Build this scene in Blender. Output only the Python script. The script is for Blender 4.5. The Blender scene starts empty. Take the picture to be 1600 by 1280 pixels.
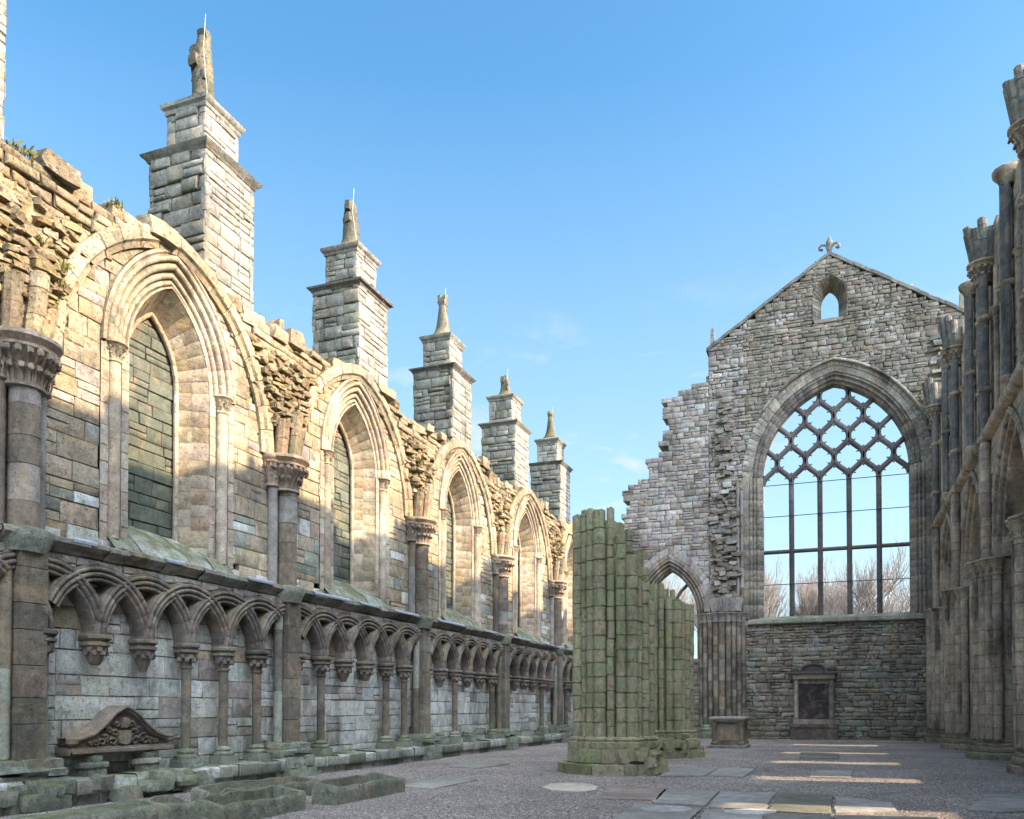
import bpy, math, random
from mathutils import Vector, Matrix
R = math.radians
PI = math.pi
rnd = random.Random(7)
U = rnd.uniform
scene = bpy.context.scene
COL = scene.collection
WO = {}                      # world origin of every parent

# ------------------------------------------------------------------ materials
class NT:
    def __init__(s, tree): s.t = tree
    def n(s, typ, **kw):
        nd = s.t.nodes.new(typ)
        for k, v in kw.items():
            if k in nd.inputs: s.put(nd.inputs[k], v)
            else: setattr(nd, k, v)
        return nd
    def put(s, inp, v):
        if isinstance(v, bpy.types.NodeSocket): s.t.links.new(v, inp)
        else: inp.default_value = v
    def math(s, op, a, b=0.0, c=None):
        nd = s.t.nodes.new('ShaderNodeMath'); nd.operation = op
        s.put(nd.inputs[0], a); s.put(nd.inputs[1], b)
        if c is not None: s.put(nd.inputs[2], c)
        return nd.outputs[0]
    def mr(s, x, a, b, c=0.0, d=1.0):
        nd = s.t.nodes.new('ShaderNodeMapRange')
        for i, v in enumerate((x, a, b, c, d)): s.put(nd.inputs[i], v)
        return nd.outputs[0]
    def mix(s, f, a, b, mode='MIX'):
        nd = s.t.nodes.new('ShaderNodeMix'); nd.data_type = 'RGBA'; nd.blend_type = mode
        s.put(nd.inputs[0], f); s.put(nd.inputs[6], a); s.put(nd.inputs[7], b)
        return nd.outputs[2]
    def noise(s, vec, scale, detail=5.0, rough=.6, dist=0.0):
        nd = s.n('ShaderNodeTexNoise', Scale=scale, Detail=detail, Roughness=rough, Distortion=dist)
        if vec is not None: s.put(nd.inputs['Vector'], vec)
        return nd.outputs[0]

def new_mat(name):
    m = bpy.data.materials.new(name); m.use_nodes = True
    t = NT(m.node_tree)
    b = m.node_tree.nodes['Principled BSDF']
    b.inputs['Roughness'].default_value = .92
    b.inputs['Specular IOR Level'].default_value = .15
    return m, t, b

def scale_vec(t, v, sx, sy, sz):
    nd = t.n('ShaderNodeVectorMath', operation='MULTIPLY')
    t.put(nd.inputs[0], v); nd.inputs[1].default_value = (sx, sy, sz)
    return nd.outputs[0]

def mat_stone(name, moss=.35, mossy=(.115, .1, .022), algae=None, soot=.35, lichen=.3, bump=.55, tint=(1, 1, 1), grain=1.0, algcol=(.075, .1, .052)):
    m, t, b = new_mat(name)
    g = t.n('ShaderNodeNewGeometry'); P = g.outputs['Position']
    at = t.n('ShaderNodeAttribute', attribute_name='col').outputs[0]
    n1 = t.noise(P, .55, 4); n2 = t.noise(P, 5.0, 8, .68); n3 = t.noise(P, 34.0, 6, .7)
    f = t.math('MULTIPLY', t.mr(n1, .32, .68, .66, 1.24), t.mr(n2, .28, .72, 1 - .36 * grain, 1 + .34 * grain))
    f = t.math('MULTIPLY', f, t.mr(n3, .25, .75, 1 - .42 * grain, 1 + .36 * grain))
    c = t.mix(1.0, at, t.n('ShaderNodeCombineColor', Red=f, Green=f, Blue=f).outputs[0], 'MULTIPLY')
    c = t.mix(1.0, c, (*tint, 1), 'MULTIPLY')
    # ochre / pink variation inside the stone
    c = t.mix(t.math('MULTIPLY', t.mr(t.noise(P, 1.7, 5, .6, .6), .52, .68), .35), c, (.42, .29, .17, 1), 'MIX') if grain >= 1 else c
    # pale lichen
    nl = t.noise(P, 3.1, 8, .72)
    c = t.mix(t.math('MULTIPLY', t.mr(nl, .57, .66), lichen), c, (.5, .5, .44, 1))
    # dark weathering crust, running down the stone
    ns = t.noise(scale_vec(t, P, 1.5, 1.5, .42), 1.0, 7, .66)
    c = t.mix(t.math('MULTIPLY', t.mr(ns, .52, .66), soot), c, (.05, .045, .04, 1))
    npit = t.noise(P, 13.0, 6, .75)
    c = t.mix(t.math('MULTIPLY', t.mr(npit, .6, .68), .55), c, (.06, .052, .045, 1))
    if algae:
        z = t.n('ShaderNodeSeparateXYZ', Vector=P).outputs[2]
        a0, a1, k = algae
        fa = t.math('MULTIPLY', t.mr(z, a1, a0), t.mr(t.noise(P, 1.1, 7, .65), .3, .62))
        c = t.mix(t.math('MULTIPLY', fa, k), c, (*algcol, 1))
    if moss:
        nz = t.n('ShaderNodeSeparateXYZ', Vector=g.outputs['Normal']).outputs[2]
        fm = t.math('MULTIPLY', t.mr(nz, .2, .75), t.mr(t.noise(P, 1.6, 7, .65), .4, .56))
        c = t.mix(t.math('MULTIPLY', fm, min(1, moss * 2)), c, (*mossy, 1))
    t.put(b.inputs['Base Color'], c)
    h = t.math('ADD', t.math('MULTIPLY', n2, .9), t.math('MULTIPLY', n3, .35))
    h = t.math('SUBTRACT', h, t.math('MULTIPLY', t.mr(npit, .56, .7), .45))
    bp = t.n('ShaderNodeBump', Strength=bump, Distance=.055, Height=h)
    t.put(b.inputs['Normal'], bp.outputs[0])
    return m

def mat_plain(name, col, rough=.8, metal=0.0, var=.25, sc=8.0, bump=.2):
    m, t, b = new_mat(name)
    P = t.n('ShaderNodeNewGeometry').outputs['Position']
    n = t.noise(P, sc, 6, .65)
    f = t.mr(n, .25, .75, 1 - var, 1 + var)
    t.put(b.inputs['Base Color'], t.mix(1.0, (*col, 1), t.n('ShaderNodeCombineColor', Red=f, Green=f, Blue=f).outputs[0], 'MULTIPLY'))
    b.inputs['Roughness'].default_value = rough; b.inputs['Metallic'].default_value = metal
    t.put(b.inputs['Normal'], t.n('ShaderNodeBump', Strength=bump, Distance=.02, Height=n).outputs[0])
    return m

M = {}
M['ashlar'] = mat_stone('ashlar_stone', moss=.5, algae=(.2, 2.2, .7), soot=.5, lichen=.35, bump=.75)
M['infill'] = mat_stone('infill_stone', moss=0, algae=(6.0, 9.5, .55), soot=.5, lichen=.06, bump=.6, algcol=(.075, .1, .06))
M['shaft'] = mat_stone('dark_sandstone', moss=.3, algae=(.2, 1.8, .5), soot=.55, lichen=.16, bump=.65)
M['plinth'] = mat_stone('plinth_stone', moss=.38, mossy=(.085, .09, .03), algae=(.1, 1.3, .7), soot=.5, lichen=.3, grain=1.3, bump=.75, algcol=(.08, .1, .055))
M['rubble'] = mat_stone('mossy_rubble', moss=.8, soot=.45, lichen=.25, bump=1.0)
M['endwall'] = mat_stone('end_wall_rubble', moss=.25, algae=(-1.0, 7.0, .55), soot=.5, lichen=.4, bump=.7, algcol=(.1, .1, .06))
M['tower'] = mat_stone('tower_stone', moss=.3, soot=.5, lichen=.4, bump=.8)
M['pier'] = mat_stone('green_pier_stone', moss=.4, mossy=(.07, .08, .03), algae=(8.0, 9.0, .55), soot=.5, lichen=.22, bump=.9, algcol=(.13, .155, .07))
M['south'] = mat_stone('south_wall_stone', moss=.2, algae=(.0, 2.0, .6), soot=.8, lichen=.25, bump=.7)
M['tracery'] = mat_stone('tracery_stone', moss=.0, soot=.3, lichen=.1, bump=.3, grain=.8)
M['coffin'] = mat_stone('coffin_stone', moss=.3, mossy=(.075, .085, .03), algae=(2.0, 3.0, .6), soot=.5, lichen=.35, bump=.8, grain=1.2, algcol=(.06, .075, .035))
M['slab'] = mat_stone('ledger_stone', moss=.0, soot=.22, lichen=.15, bump=.25, grain=.8)
M['tomb'] = mat_stone('tomb_stone', moss=.15, soot=.55, lichen=.05, bump=.5)
M['rod'] = mat_plain('rod_metal', (.35, .35, .33), .5, .3)
M['iron'] = mat_plain('iron_bar', (.05, .05, .055), .7, .2)
M['lead'] = mat_plain('lead_sheet', (.3, .33, .37), .45, .4)
M['bark'] = mat_plain('winter_bark', (.17, .14, .12), .9, 0, .35, 3.0)
M['twig'] = mat_plain('winter_twig', (.27, .235, .22), .9, 0, .3, 1.0)

def mat_gravel():
    m, t, b = new_mat('gravel')
    P = t.n('ShaderNodeNewGeometry').outputs['Position']
    v = t.n('ShaderNodeTexVoronoi', Scale=34.0); t.put(v.inputs['Vector'], P)
    v2 = t.n('ShaderNodeTexVoronoi', Scale=75.0); t.put(v2.inputs['Vector'], P)
    hs = t.n('ShaderNodeSeparateColor', Color=v.outputs['Color'])
    hs2 = t.n('ShaderNodeSeparateColor', Color=v2.outputs['Color'])
    c = t.mix(hs.outputs[0], (.1, .087, .078, 1), (.29, .255, .23, 1))
    c = t.mix(t.mr(hs.outputs[1], .86, .9), c, (.6, .56, .52, 1))
    c = t.mix(t.mr(hs.outputs[2], .8, .84), c, (.04, .034, .034, 1))
    c = t.mix(.45, c, t.mix(hs2.outputs[0], (.08, .07, .062, 1), (.33, .29, .26, 1)))
    big = t.noise(P, .35, 6, .6)
    f = t.mr(big, .3, .7, .75, 1.35)
    c = t.mix(1.0, c, t.n('ShaderNodeCombineColor', Red=f, Green=f, Blue=f).outputs[0], 'MULTIPLY')
    c = t.mix(t.math('MULTIPLY', t.mr(t.noise(P, .8, 6, .7), .55, .68), .5), c, (.11, .105, .095, 1))
    t.put(b.inputs['Base Color'], c)
    h = t.math('ADD', v.outputs['Distance'], t.math('MULTIPLY', v2.outputs['Distance'], .5))
    t.put(b.inputs['Normal'], t.n('ShaderNodeBump', Strength=.9, Distance=-.03, Height=h).outputs[0])
    return m
M['gravel'] = mat_gravel()
M['grass'] = mat_plain('rough_grass', (.07, .085, .03), .95, 0, .5, 2.0, .5)

# ------------------------------------------------------------------ mesh builder
class MB:
    def __init__(s): s.v = []; s.f = []; s.c = []
    def add(s, vs, fs, col):
        o = len(s.v); s.v.extend(vs)
        for f in fs:
            s.f.append(tuple(i + o for i in f)); s.c.append(col)
    def build(s, name, mat, parent=None, origin=None, sharp=38, label=None):
        if not s.v: s.add([(0, 0, -5), (.01, 0, -5), (0, .01, -5)], [(0, 1, 2)], (.3, .3, .3))
        if origin is None:
            xs = [p[0] for p in s.v]; ys = [p[1] for p in s.v]; zs = [p[2] for p in s.v]
            origin = ((min(xs) + max(xs)) / 2, (min(ys) + max(ys)) / 2, min(zs))
        ox, oy, oz = origin
        me = bpy.data.meshes.new(name)
        me.from_pydata([(x - ox, y - oy, z - oz) for x, y, z in s.v], [], s.f)
        ca = me.color_attributes.new('col', 'FLOAT_COLOR', 'CORNER')
        buf = []
        for f, c in zip(s.f, s.c): buf.extend((c[0], c[1], c[2], 1.0) * len(f))
        ca.data.foreach_set('color', buf)
        me.polygons.foreach_set('use_smooth', [True] * len(me.polygons))
        me.set_sharp_from_angle(angle=R(sharp))
        me.materials.append(mat)
        o = bpy.data.objects.new(name, me); COL.objects.link(o)
        WO[o] = Vector(origin)
        o.location = Vector(origin)
        if parent is not None:
            o.parent = parent; o.location = Vector(origin) - WO[parent]
        if label: o['label'] = label
        return o

def empty(name, loc, label, cat, group=None):
    o = bpy.data.objects.new(name, None); COL.objects.link(o)
    o.location = loc; WO[o] = Vector(loc); o.empty_display_size = .3
    return tag(o, label, cat, group)
def tag(o, label, cat, group=None):
    o['label'] = label; o['category'] = cat; o['kind'] = 'thing'
    if group: o['group'] = group
    return o

class Frame:
    def __init__(s, o, u, n, v=(0, 0, 1)):
        s.o = Vector(o); s.u = Vector(u); s.v = Vector(v); s.n = Vector(n)
        s.flip = s.u.cross(s.v).dot(s.n) < 0
    def __call__(s, u, v, w=0.0):
        o, a, b, n = s.o, s.u, s.v, s.n
        return (o.x + a.x * u + b.x * v + n.x * w, o.y + a.y * u + b.y * v + n.y * w, o.z + a.z * u + b.z * v + n.z * w)

# palettes (albedo)
def jit(c, k=.12, h=.03):
    m = 1 + U(-k, k)
    return tuple(max(.01, x * m * (1 + U(-h, h))) for x in c)
WARM = [(0.33, 0.278, 0.195), (0.343, 0.292, 0.207), (0.315, 0.268, 0.195), (0.33, 0.264, 0.191), (0.297, 0.255, 0.182), (0.353, 0.301, 0.215), (0.306, 0.268, 0.203), (0.325, 0.26, 0.17), (0.282, 0.246, 0.182)]
COOL = [(0.526, 0.535, 0.503), (0.543, 0.546, 0.515), (0.509, 0.523, 0.491), (0.491, 0.506, 0.467), (0.554, 0.564, 0.532), (0.526, 0.517, 0.474), (0.503, 0.523, 0.497), (0.578, 0.588, 0.562), (0.479, 0.482, 0.438)]
GREENISH = [(0.242, 0.261, 0.213), (0.263, 0.275, 0.227), (0.228, 0.247, 0.206), (0.256, 0.268, 0.234)]
BROWN = [(0.147, 0.124, 0.095), (0.17, 0.139, 0.11), (0.133, 0.12, 0.098), (0.155, 0.143, 0.118), (0.177, 0.155, 0.114), (0.126, 0.109, 0.087)]
MAUVE = [(0.243, 0.211, 0.176), (0.216, 0.19, 0.158), (0.279, 0.242, 0.204), (0.192, 0.168, 0.139), (0.303, 0.278, 0.228), (0.234, 0.216, 0.179), (0.261, 0.216, 0.171), (0.199, 0.185, 0.154)]
PALE = [(0.335, 0.322, 0.295), (0.363, 0.352, 0.325), (0.313, 0.299, 0.278), (0.342, 0.322, 0.286), (0.292, 0.277, 0.256), (0.32, 0.277, 0.264)]
GREY = [(0.19, 0.187, 0.17), (0.211, 0.204, 0.187), (0.17, 0.167, 0.153), (0.224, 0.218, 0.197), (0.15, 0.146, 0.136), (0.204, 0.184, 0.163)]
SOUTH = [(0.39, 0.316, 0.239), (0.367, 0.3, 0.23), (0.412, 0.335, 0.25), (0.348, 0.287, 0.222), (0.432, 0.353, 0.265), (0.381, 0.306, 0.242), (0.407, 0.319, 0.242)]
GREEN = [(0.346, 0.339, 0.209), (0.378, 0.353, 0.231), (0.317, 0.313, 0.209), (0.398, 0.339, 0.24), (0.364, 0.364, 0.24), (0.418, 0.346, 0.263)]
def pick(p, k=.12): return jit(rnd.choice(p), k)

# ------------------------------------------------------------------ masonry
class Arch:
    """pointed opening in a wall plane; off grows it"""
    def __init__(s, cu, spring, hw, rise, bottom=-1e3, off=0.0):
        s.cu, s.sp, s.hw, s.b, s.off = cu, spring, hw, bottom, off
        s.c = (rise * rise - hw * hw) / (2 * hw)
        s.R = hw + s.c
    def sd(s, u, v):
        sg = 1 if u >= s.cu else -1
        if v <= s.sp:
            d1 = abs(u - s.cu) - s.hw - s.off; d2 = s.b - v
            return (d1, sg, 0) if d1 > d2 else (d2, 0, -1)
        xc = s.cu - sg * s.c
        dx, dv = u - xc, v - s.sp
        l = math.hypot(dx, dv) or 1e-6
        return (l - s.R - s.off, dx / l, dv / l)
    def pt(s, side, t, off):
        r = s.R + off
        am = math.acos(max(-1, min(1, s.c / r)))
        a = t * am
        return (s.cu + side * (-s.c + r * math.cos(a)), s.sp + r * math.sin(a))

def clip_half(poly, px, py, nx, ny):
    out = []
    for i in range(len(poly)):
        a, b = poly[i], poly[(i + 1) % len(poly)]
        da = (a[0] - px) * nx + (a[1] - py) * ny; db = (b[0] - px) * nx + (b[1] - py) * ny
        if da >= 0: out.append(a)
        if (da >= 0) != (db >= 0):
            t = da / (da - db); out.append((a[0] + (b[0] - a[0]) * t, a[1] + (b[1] - a[1]) * t))
    return out

def clip_arches(poly, arches):
    for A in arches:
        ds = [A.sd(*p)[0] for p in poly]
        if min(ds) >= 0: continue
        if max(ds) <= 0: return None
        for _ in range(2):
            cx = sum(p[0] for p in poly) / len(poly); cy = sum(p[1] for p in poly) / len(poly)
            d, nx, ny = A.sd(cx, cy)
            poly = clip_half(poly, cx - nx * d, cy - ny * d, nx, ny)
            if len(poly) < 3: return None
    return poly

def stone(mb, F, poly, w, dep, gap, bev, bulge, col, jitter=0.0, mortar=None, back=False):
    us = [p[0] for p in poly]; vs = [p[1] for p in poly]
    hu = (max(us) - min(us)) / 2; hv = (max(vs) - min(vs)) / 2
    if hu < .02 or hv < .02: return
    cu = sum(us) / len(us); cv = sum(vs) / len(vs); n = len(poly)
    if mortar:
        q = poly if not F.flip else poly[::-1]
        mb.add([F(p[0], p[1], w - .045) for p in q], [tuple(range(n))], mortar)
    if jitter: poly = [(a + U(-jitter, jitter), b + U(-jitter, jitter)) for a, b in poly]
    def ring(g, ww, jw=0.0):
        su = max(.1, 1 - g / hu); sv = max(.1, 1 - g / hv)
        return [F(cu + (a - cu) * su, cv + (b - cv) * sv, ww + (U(-jw, jw) if jw else 0)) for a, b in poly]
    V = ring(gap, w - dep) + ring(gap, w - bev) + ring(gap + bev, w, bulge * .8) + [F(cu, cv, w + bulge)]
    fs = []
    for k in range(2):
        for i in range(n):
            j = (i + 1) % n; fs.append((k * n + i, k * n + j, (k + 1) * n + j, (k + 1) * n + i))
    for i in range(n): fs.append((2 * n + i, 2 * n + (i + 1) % n, 3 * n))
    if back: fs.append(tuple(range(n))[::-1])
    if F.flip: fs = [f[::-1] for f in fs]
    mb.add(V, fs, col)

def courses(mb, F, u0, u1, v0, v1, h, l, pal, keep=None, arches=(), gap=.008, bev=.012, w=0.0, wj=.012, jitter=0.0, bulge=.006,
            dep=.09, mortar=(.1, .09, .075), back=False, zone=None, k=.1):
    v = v0
    while v < v1 - .03:
        hh = U(*h)
        if v + hh > v1 - h[0] * .6: hh = v1 - v
        u = u0 - U(0, l[0])
        while u < u1:
            ll = U(*l) * (1 if U(0, 1) > .15 else .55)
            a, b = max(u, u0), min(u + ll, u1); u += ll
            if b - a < .05: continue
            cu, cv = (a + b) / 2, v + hh / 2
            if keep and not keep(cu, cv): continue
            cells = [(a, v, b, v + hh)]
            if jitter and hh > .24 and U(0, 1) < .3:
                mid = v + hh * U(.4, .6); cells = [(a, v, b, mid), (a, mid, b, v + hh)]
            for (a1, v1_, b1, v2_) in cells:
                poly = clip_arches([(a1, v1_), (b1, v1_), (b1, v2_), (a1, v2_)], arches)
                if not poly: continue
                p = zone(cu, cv) if zone else pal
                stone(mb, F, poly, w + U(-wj, wj), dep, gap, bev, bulge, pick(p, k), jitter, mortar, back)
        v += hh

def strip(mb, secs, col, close=False):
    n = len(secs[0]); vs = [p for s in secs for p in s]; fs = []
    for i in range(len(secs) - 1):
        for j in range(n if close else n - 1):
            k = (j + 1) % n
            fs.append((i * n + j, i * n + k, (i + 1) * n + k, (i + 1) * n + j))
    mb.add(vs, fs, col)

def arch_ring(mb, F, A, prof, nv, pal, groove=.012, jamb=None, jh=.4, sides=(-1, 1), wj=.004, ok=None, cap_ends=False):
    """voussoirs (profile of (off,w)) round arch A; jamb = bottom v of straight legs"""
    for sd in sides:
        for k in range(nv):
            t0, t1 = k / nv, (k + 1) / nv
            um, vm = A.pt(sd, (t0 + t1) / 2, prof[0][0])
            if ok and not ok(um, vm): continue
            e = min(.012 / max(.3, A.R), (t1 - t0) * .2); dw = U(-wj, wj)
            ts = [t0 + .001 * e, t0 + e, (t0 + t1) / 2, t1 - e, t1 - .001 * e]
            secs = []
            for i, t in enumerate(ts):
                g = groove if i in (0, 4) else 0
                secs.append([F(*A.pt(sd, t, o), w - g + dw) for o, w in prof])
            strip(mb, secs, pick(pal, .14))
        if jamb is not None:
            v = A.sp
            while v > jamb + .01:
                hh = U(jh * .75, jh * 1.25)
                if v - hh < jamb + jh * .4: hh = v - jamb
                dw = U(-wj, wj); secs = []
                for i, vv in enumerate((v, v - .012, v - hh + .012, v - hh)):
                    g = groove if i in (0, 3) else 0
                    secs.append([F(A.cu + sd * (A.hw + o), vv, w - g + dw) for o, w in prof])
                strip(mb, secs, pick(pal, .14)); v -= hh

def roll(o, w, r, n=5, a0=PI, a1=0.0):
    """half-round moulding facing the viewer in (off,w), from high off to low off"""
    return [(o - r * math.cos(a0 + (a1 - a0) * i / n), w + r * math.sin(a0 + (a1 - a0) * i / n)) for i in range(n + 1)]

def beds(z0, z1, a, b):
    o = []; z = z0
    while z < z1: z += U(a, b); o.append(z)
    return o

def shaft(mb, x, y, z0, z1, r, pal, drum=.5, n=12, gr=.012, sj=.004, lean=(0, 0), top=True, joints=None):
    z = z0; H = z1 - z0
    while z < z1 - .02:
        hh = U(drum * .75, drum * 1.3)
        if joints:
            nx_ = [q for q in joints if q > z + .05]
            hh = (nx_[0] if nx_ else z1) - z
        if z + hh > z1 - drum * .4: hh = z1 - z
        rr = r * (1 + U(-.02, .02)); dx, dy = U(-sj, sj), U(-sj, sj)
        secs = []
        for zz, q in ((z, rr - gr), (z + gr, rr), (z + hh - gr, rr), (z + hh, rr - gr)):
            lx, ly = lean[0] * (zz - z0) / H, lean[1] * (zz - z0) / H
            secs.append([(x + dx + lx + q * math.cos(2 * PI * i / n), y + dy + ly + q * math.sin(2 * PI * i / n), zz) for i in range(n)])
        strip(mb, secs, pick(pal, .1), True); z += hh
    if top:
        o = len(mb.v); lx, ly = lean
        mb.add([(x + lx + r * .9 * math.cos(2 * PI * i / n), y + ly + r * .9 * math.sin(2 * PI * i / n), z1 - .003 + U(-.01, .02)) for i in range(n)] + [(x + lx, y + ly, z1 + U(0, .06))],
               [(i, (i + 1) % n, n) for i in range(n)], pick(pal))

def lathe(mb, x, y, prof, n, col, sx=1.0, sy=1.0, rot=0.0, jr=0.0, capped=True):
    secs = []
    for r, z in prof:
        secs.append([(x + sx * r * (1 + U(-jr, jr)) * math.cos(rot + 2 * PI * i / n), y + sy * r * (1 + U(-jr, jr)) * math.sin(rot + 2 * PI * i / n), z) for i in range(n)])
    strip(mb, secs, col, True)
    if capped:
        for s in (secs[0][::-1], secs[-1]): mb.add(s, [tuple(range(n))], col)

CUBE = None
def rock(mb, c, size, col, rot=0.0, tilt=0.0, rough=.12, rd=.25):
    global CUBE
    if CUBE is None:
        pts = [(i, j, k) for i in (-1, 0, 1) for j in (-1, 0, 1) for k in (-1, 0, 1) if (i, j, k) != (0, 0, 0)]
        ix = {p: n for n, p in enumerate(pts)}; fs = []
        for ax in range(3):
            for s in (-1, 1):
                for a in (-1, 0):
                    for b in (-1, 0):
                        q = []
                        for da, db in ((0, 0), (1, 0), (1, 1), (0, 1)):
                            p = [0, 0, 0]; p[ax] = s; p[(ax + 1) % 3] = a + da; p[(ax + 2) % 3] = b + db; q.append(ix[tuple(p)])
                        fs.append(tuple(q if s > 0 else q[::-1]))
        CUBE = (pts, fs)
    pts, fs = CUBE
    m = Matrix.Rotation(rot, 3, 'Z') @ Matrix.Rotation(tilt, 3, 'X') @ Matrix.Rotation(U(-.15, .15), 3, 'Y')
    vs = []
    for p in pts:
        v = Vector(p); l = v.length
        v = v * (1 - rd) + v / l * rd * 1.15
        v = Vector((v.x * (1 + U(-rough, rough)), v.y * (1 + U(-rough, rough)), v.z * (1 + U(-rough, rough))))
        v = m @ Vector((v.x * size[0] / 2, v.y * size[1] / 2, v.z * size[2] / 2))
        vs.append((c[0] + v.x, c[1] + v.y, c[2] + v.z))
    mb.add(vs, fs, col)

def box(mb, x0, x1, y0, y1, z0, z1, col, ch=.012):
    c = ch
    vs = []
    for z, q in ((z0, 0), (z1 - c, 0), (z1, c)):
        vs += [(x0 + q, y0 + q, z), (x1 - q, y0 + q, z), (x1 - q, y1 - q, z), (x0 + q, y1 - q, z)]
    fs = [(3, 2, 1, 0), (8, 9, 10, 11)]
    for k in range(2):
        for i in range(4): j = (i + 1) % 4; fs.append((k * 4 + i, k * 4 + j, k * 4 + 4 + j, k * 4 + 4 + i))
    mb.add(vs, fs, col)

def obox(mb, F, u0, u1, v0, v1, w0, w1, col):
    vs = [F(u, v, w) for w in (w0, w1) for u, v in ((u0, v0), (u1, v0), (u1, v1), (u0, v1))]
    fs = [(3, 2, 1, 0), (4, 5, 6, 7), (0, 1, 5, 4), (1, 2, 6, 5), (2, 3, 7, 6), (3, 0, 4, 7)]
    if F.flip: fs = [f[::-1] for f in fs]
    mb.add(vs, fs, col)

def rect_mould(mb, cx, cy, hx, hy, prof, col, jr=.0):
    secs = [[(cx + sx * (hx + p + U(-jr, jr)), cy + sy * (hy + p + U(-jr, jr)), z + U(-jr, jr)) for sx, sy in ((-1, -1), (1, -1), (1, 1), (-1, 1))] for p, z in prof]
    strip(mb, secs, col, True)
    mb.add(secs[-1], [(0, 1, 2, 3)], col); mb.add(secs[0][::-1], [(0, 1, 2, 3)], col)

def tube(mb, pts, r0, r1, col, n=5):
    secs = []
    for i, p in enumerate(pts):
        p = Vector(p); a = Vector(pts[max(0, i - 1)]); b = Vector(pts[min(len(pts) - 1, i + 1)])
        d = (b - a).normalized(); s = d.orthogonal().normalized(); q = d.cross(s)
        r = r0 + (r1 - r0) * i / (len(pts) - 1)
        secs.append([tuple(p + s * r * math.cos(2 * PI * k / n) + q * r * math.sin(2 * PI * k / n)) for k in range(n)])
    strip(mb, secs, col, True)

def pw(pts, x):
    if x <= pts[0][0]: return pts[0][1]
    for (a, b), (c, d) in zip(pts, pts[1:]):
        if x <= c: return b + (d - b) * (x - a) / (c - a)
    return pts[-1][1]

def leaf_cap(mb, x, y, z0, z1, r0, r1, pal, n=14, sx=1.0, sy=1.0, rows=2):
    """bell with crocket leaves and a moulded abacus"""
    c = pick(pal); H = z1 - z0
    zb = z0 + H * .68
    lathe(mb, x, y, [(r0 * 1.0, z0 - .05), (r0 * 1.22, z0 - .03), (r0 * 1.22, z0 + .01), (r0, z0 + .03), (r0 * 1.05, z0 + H * .25), (r0 + (r1 - r0) * .35, z0 + H * .5), (r1 * .86, zb)], n, c, sx, sy)
    for rw in range(rows):
        m = n if rw else n - 3
        for i in range(m):
            a = 2 * PI * (i + .5 * rw + U(-.1, .1)) / m
            if rows > 1 and U(0, 1) < .08: continue
            zt = z0 + H * (.36 + .28 * rw); rr = r0 + (r1 - r0) * (.32 + .48 * rw); s = (r1 - r0) * .3
            ca, sa = math.cos(a), math.sin(a); P = lambda q, z: (x + sx * q * ca, y + sy * q * sa, z)
            tube(mb, [P(r0 + .005, z0 + .02), P(r0 + .03, z0 + (zt - z0) * .5), P(rr * .9 + r0 * .1, zt - H * .05), P(rr + s * .5, zt), P(rr + s * .7, zt - H * .08)], s * .3, s * .42, pick(pal), 5)
            rock(mb, P(rr + s * .5, zt - H * .03), (s * .9, s * 1.25, H * .13), pick(pal), a, U(-.3, .3), .28, .75)
    lathe(mb, x, y, [(r1 * .84, zb - .01), (r1 * .95, zb + .02), (r1 * .97, zb + H * .08), (r1 * .88, zb + H * .11), (r1 * .98, zb + H * .17), (r1 * 1.07, zb + H * .22), (r1 * 1.07, z1 - .02), (r1 * 1.0, z1)], n + 6, pick(pal), sx, sy)

# ================================================================== SETTING
PY = [9.79 + 6.93 * k for k in range(-2, 6)]          # bay lines
WX = -12.2; EY = 45.5; SX = 4.7
FL = Frame((WX, 0, 0), (0, 1, 0), (1, 0, 0))
FE = Frame((0, EY, 0), (1, 0, 0), (0, -1, 0))
FS = Frame((SX, 0, 0), (0, 1, 0), (-1, 0, 0))

mb = MB(); mb.add([(-600, -600, -.12), (600, -600, -.12), (600, 600, -.12), (-600, 600, -.12)], [(0, 1, 2, 3)], (.1, .1, .05))
g = mb.build('ground', M['grass'], origin=(0, 0, -.12)); g['kind'] = 'structure'
mb = MB()
nx, ny = 60, 110
vs = []
for j in range(ny + 1):
    for i in range(nx + 1):
        x = -12.1 + 24.1 * i / nx; y = -8 + 53.4 * j / ny
        vs.append((x, y, .006 * math.sin(x * 1.7 + y * .6) + .006 * math.sin(y * 1.3 - x * .8) - .006 + U(-.003, .003)))
fs = [(j * (nx + 1) + i, j * (nx + 1) + i + 1, (j + 1) * (nx + 1) + i + 1, (j + 1) * (nx + 1) + i) for j in range(ny) for i in range(nx)]
mb.add(vs, fs, (.3, .3, .3))
g = mb.build('gravel_floor', M['gravel'], origin=(0, 0, 0)); g['kind'] = 'structure'

mb = MB()
for _ in range(26000):
    d = 9.3 + 17 * U(0, 1) ** 1.4; a = U(-.62, .56)
    X, Y = d * (a * .935 - .3545), d * (a * .3545 + .935)
    if X < -11.3 or X > 6: continue
    q = U(.006, .017); z = U(-.004, .004)
    cs = U(.05, .36); cc = (cs * 1.04, cs * .95, cs * .9)
    vs = [(X + q * U(.7, 1.3), Y + U(-q, q) * .4, z), (X, Y + q * U(.7, 1.3), z), (X - q * U(.7, 1.3), Y, z), (X, Y - q * U(.7, 1.3), z), (X + U(-q, q) * .3, Y + U(-q, q) * .3, z + q * U(.8, 1.4))]
    mb.add(vs, [(0, 1, 4), (1, 2, 4), (2, 3, 4), (3, 0, 4)], cc)
M['pebble'] = mat_stone('pebble_stone', moss=0, soot=0, lichen=0, bump=.2, grain=.5)
g = mb.build('loose_gravel', M['pebble'], origin=(0, 0, 0)); g['kind'] = 'stuff'; g['label'] = 'loose grey and brown gravel chips scattered over the floor'

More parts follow.
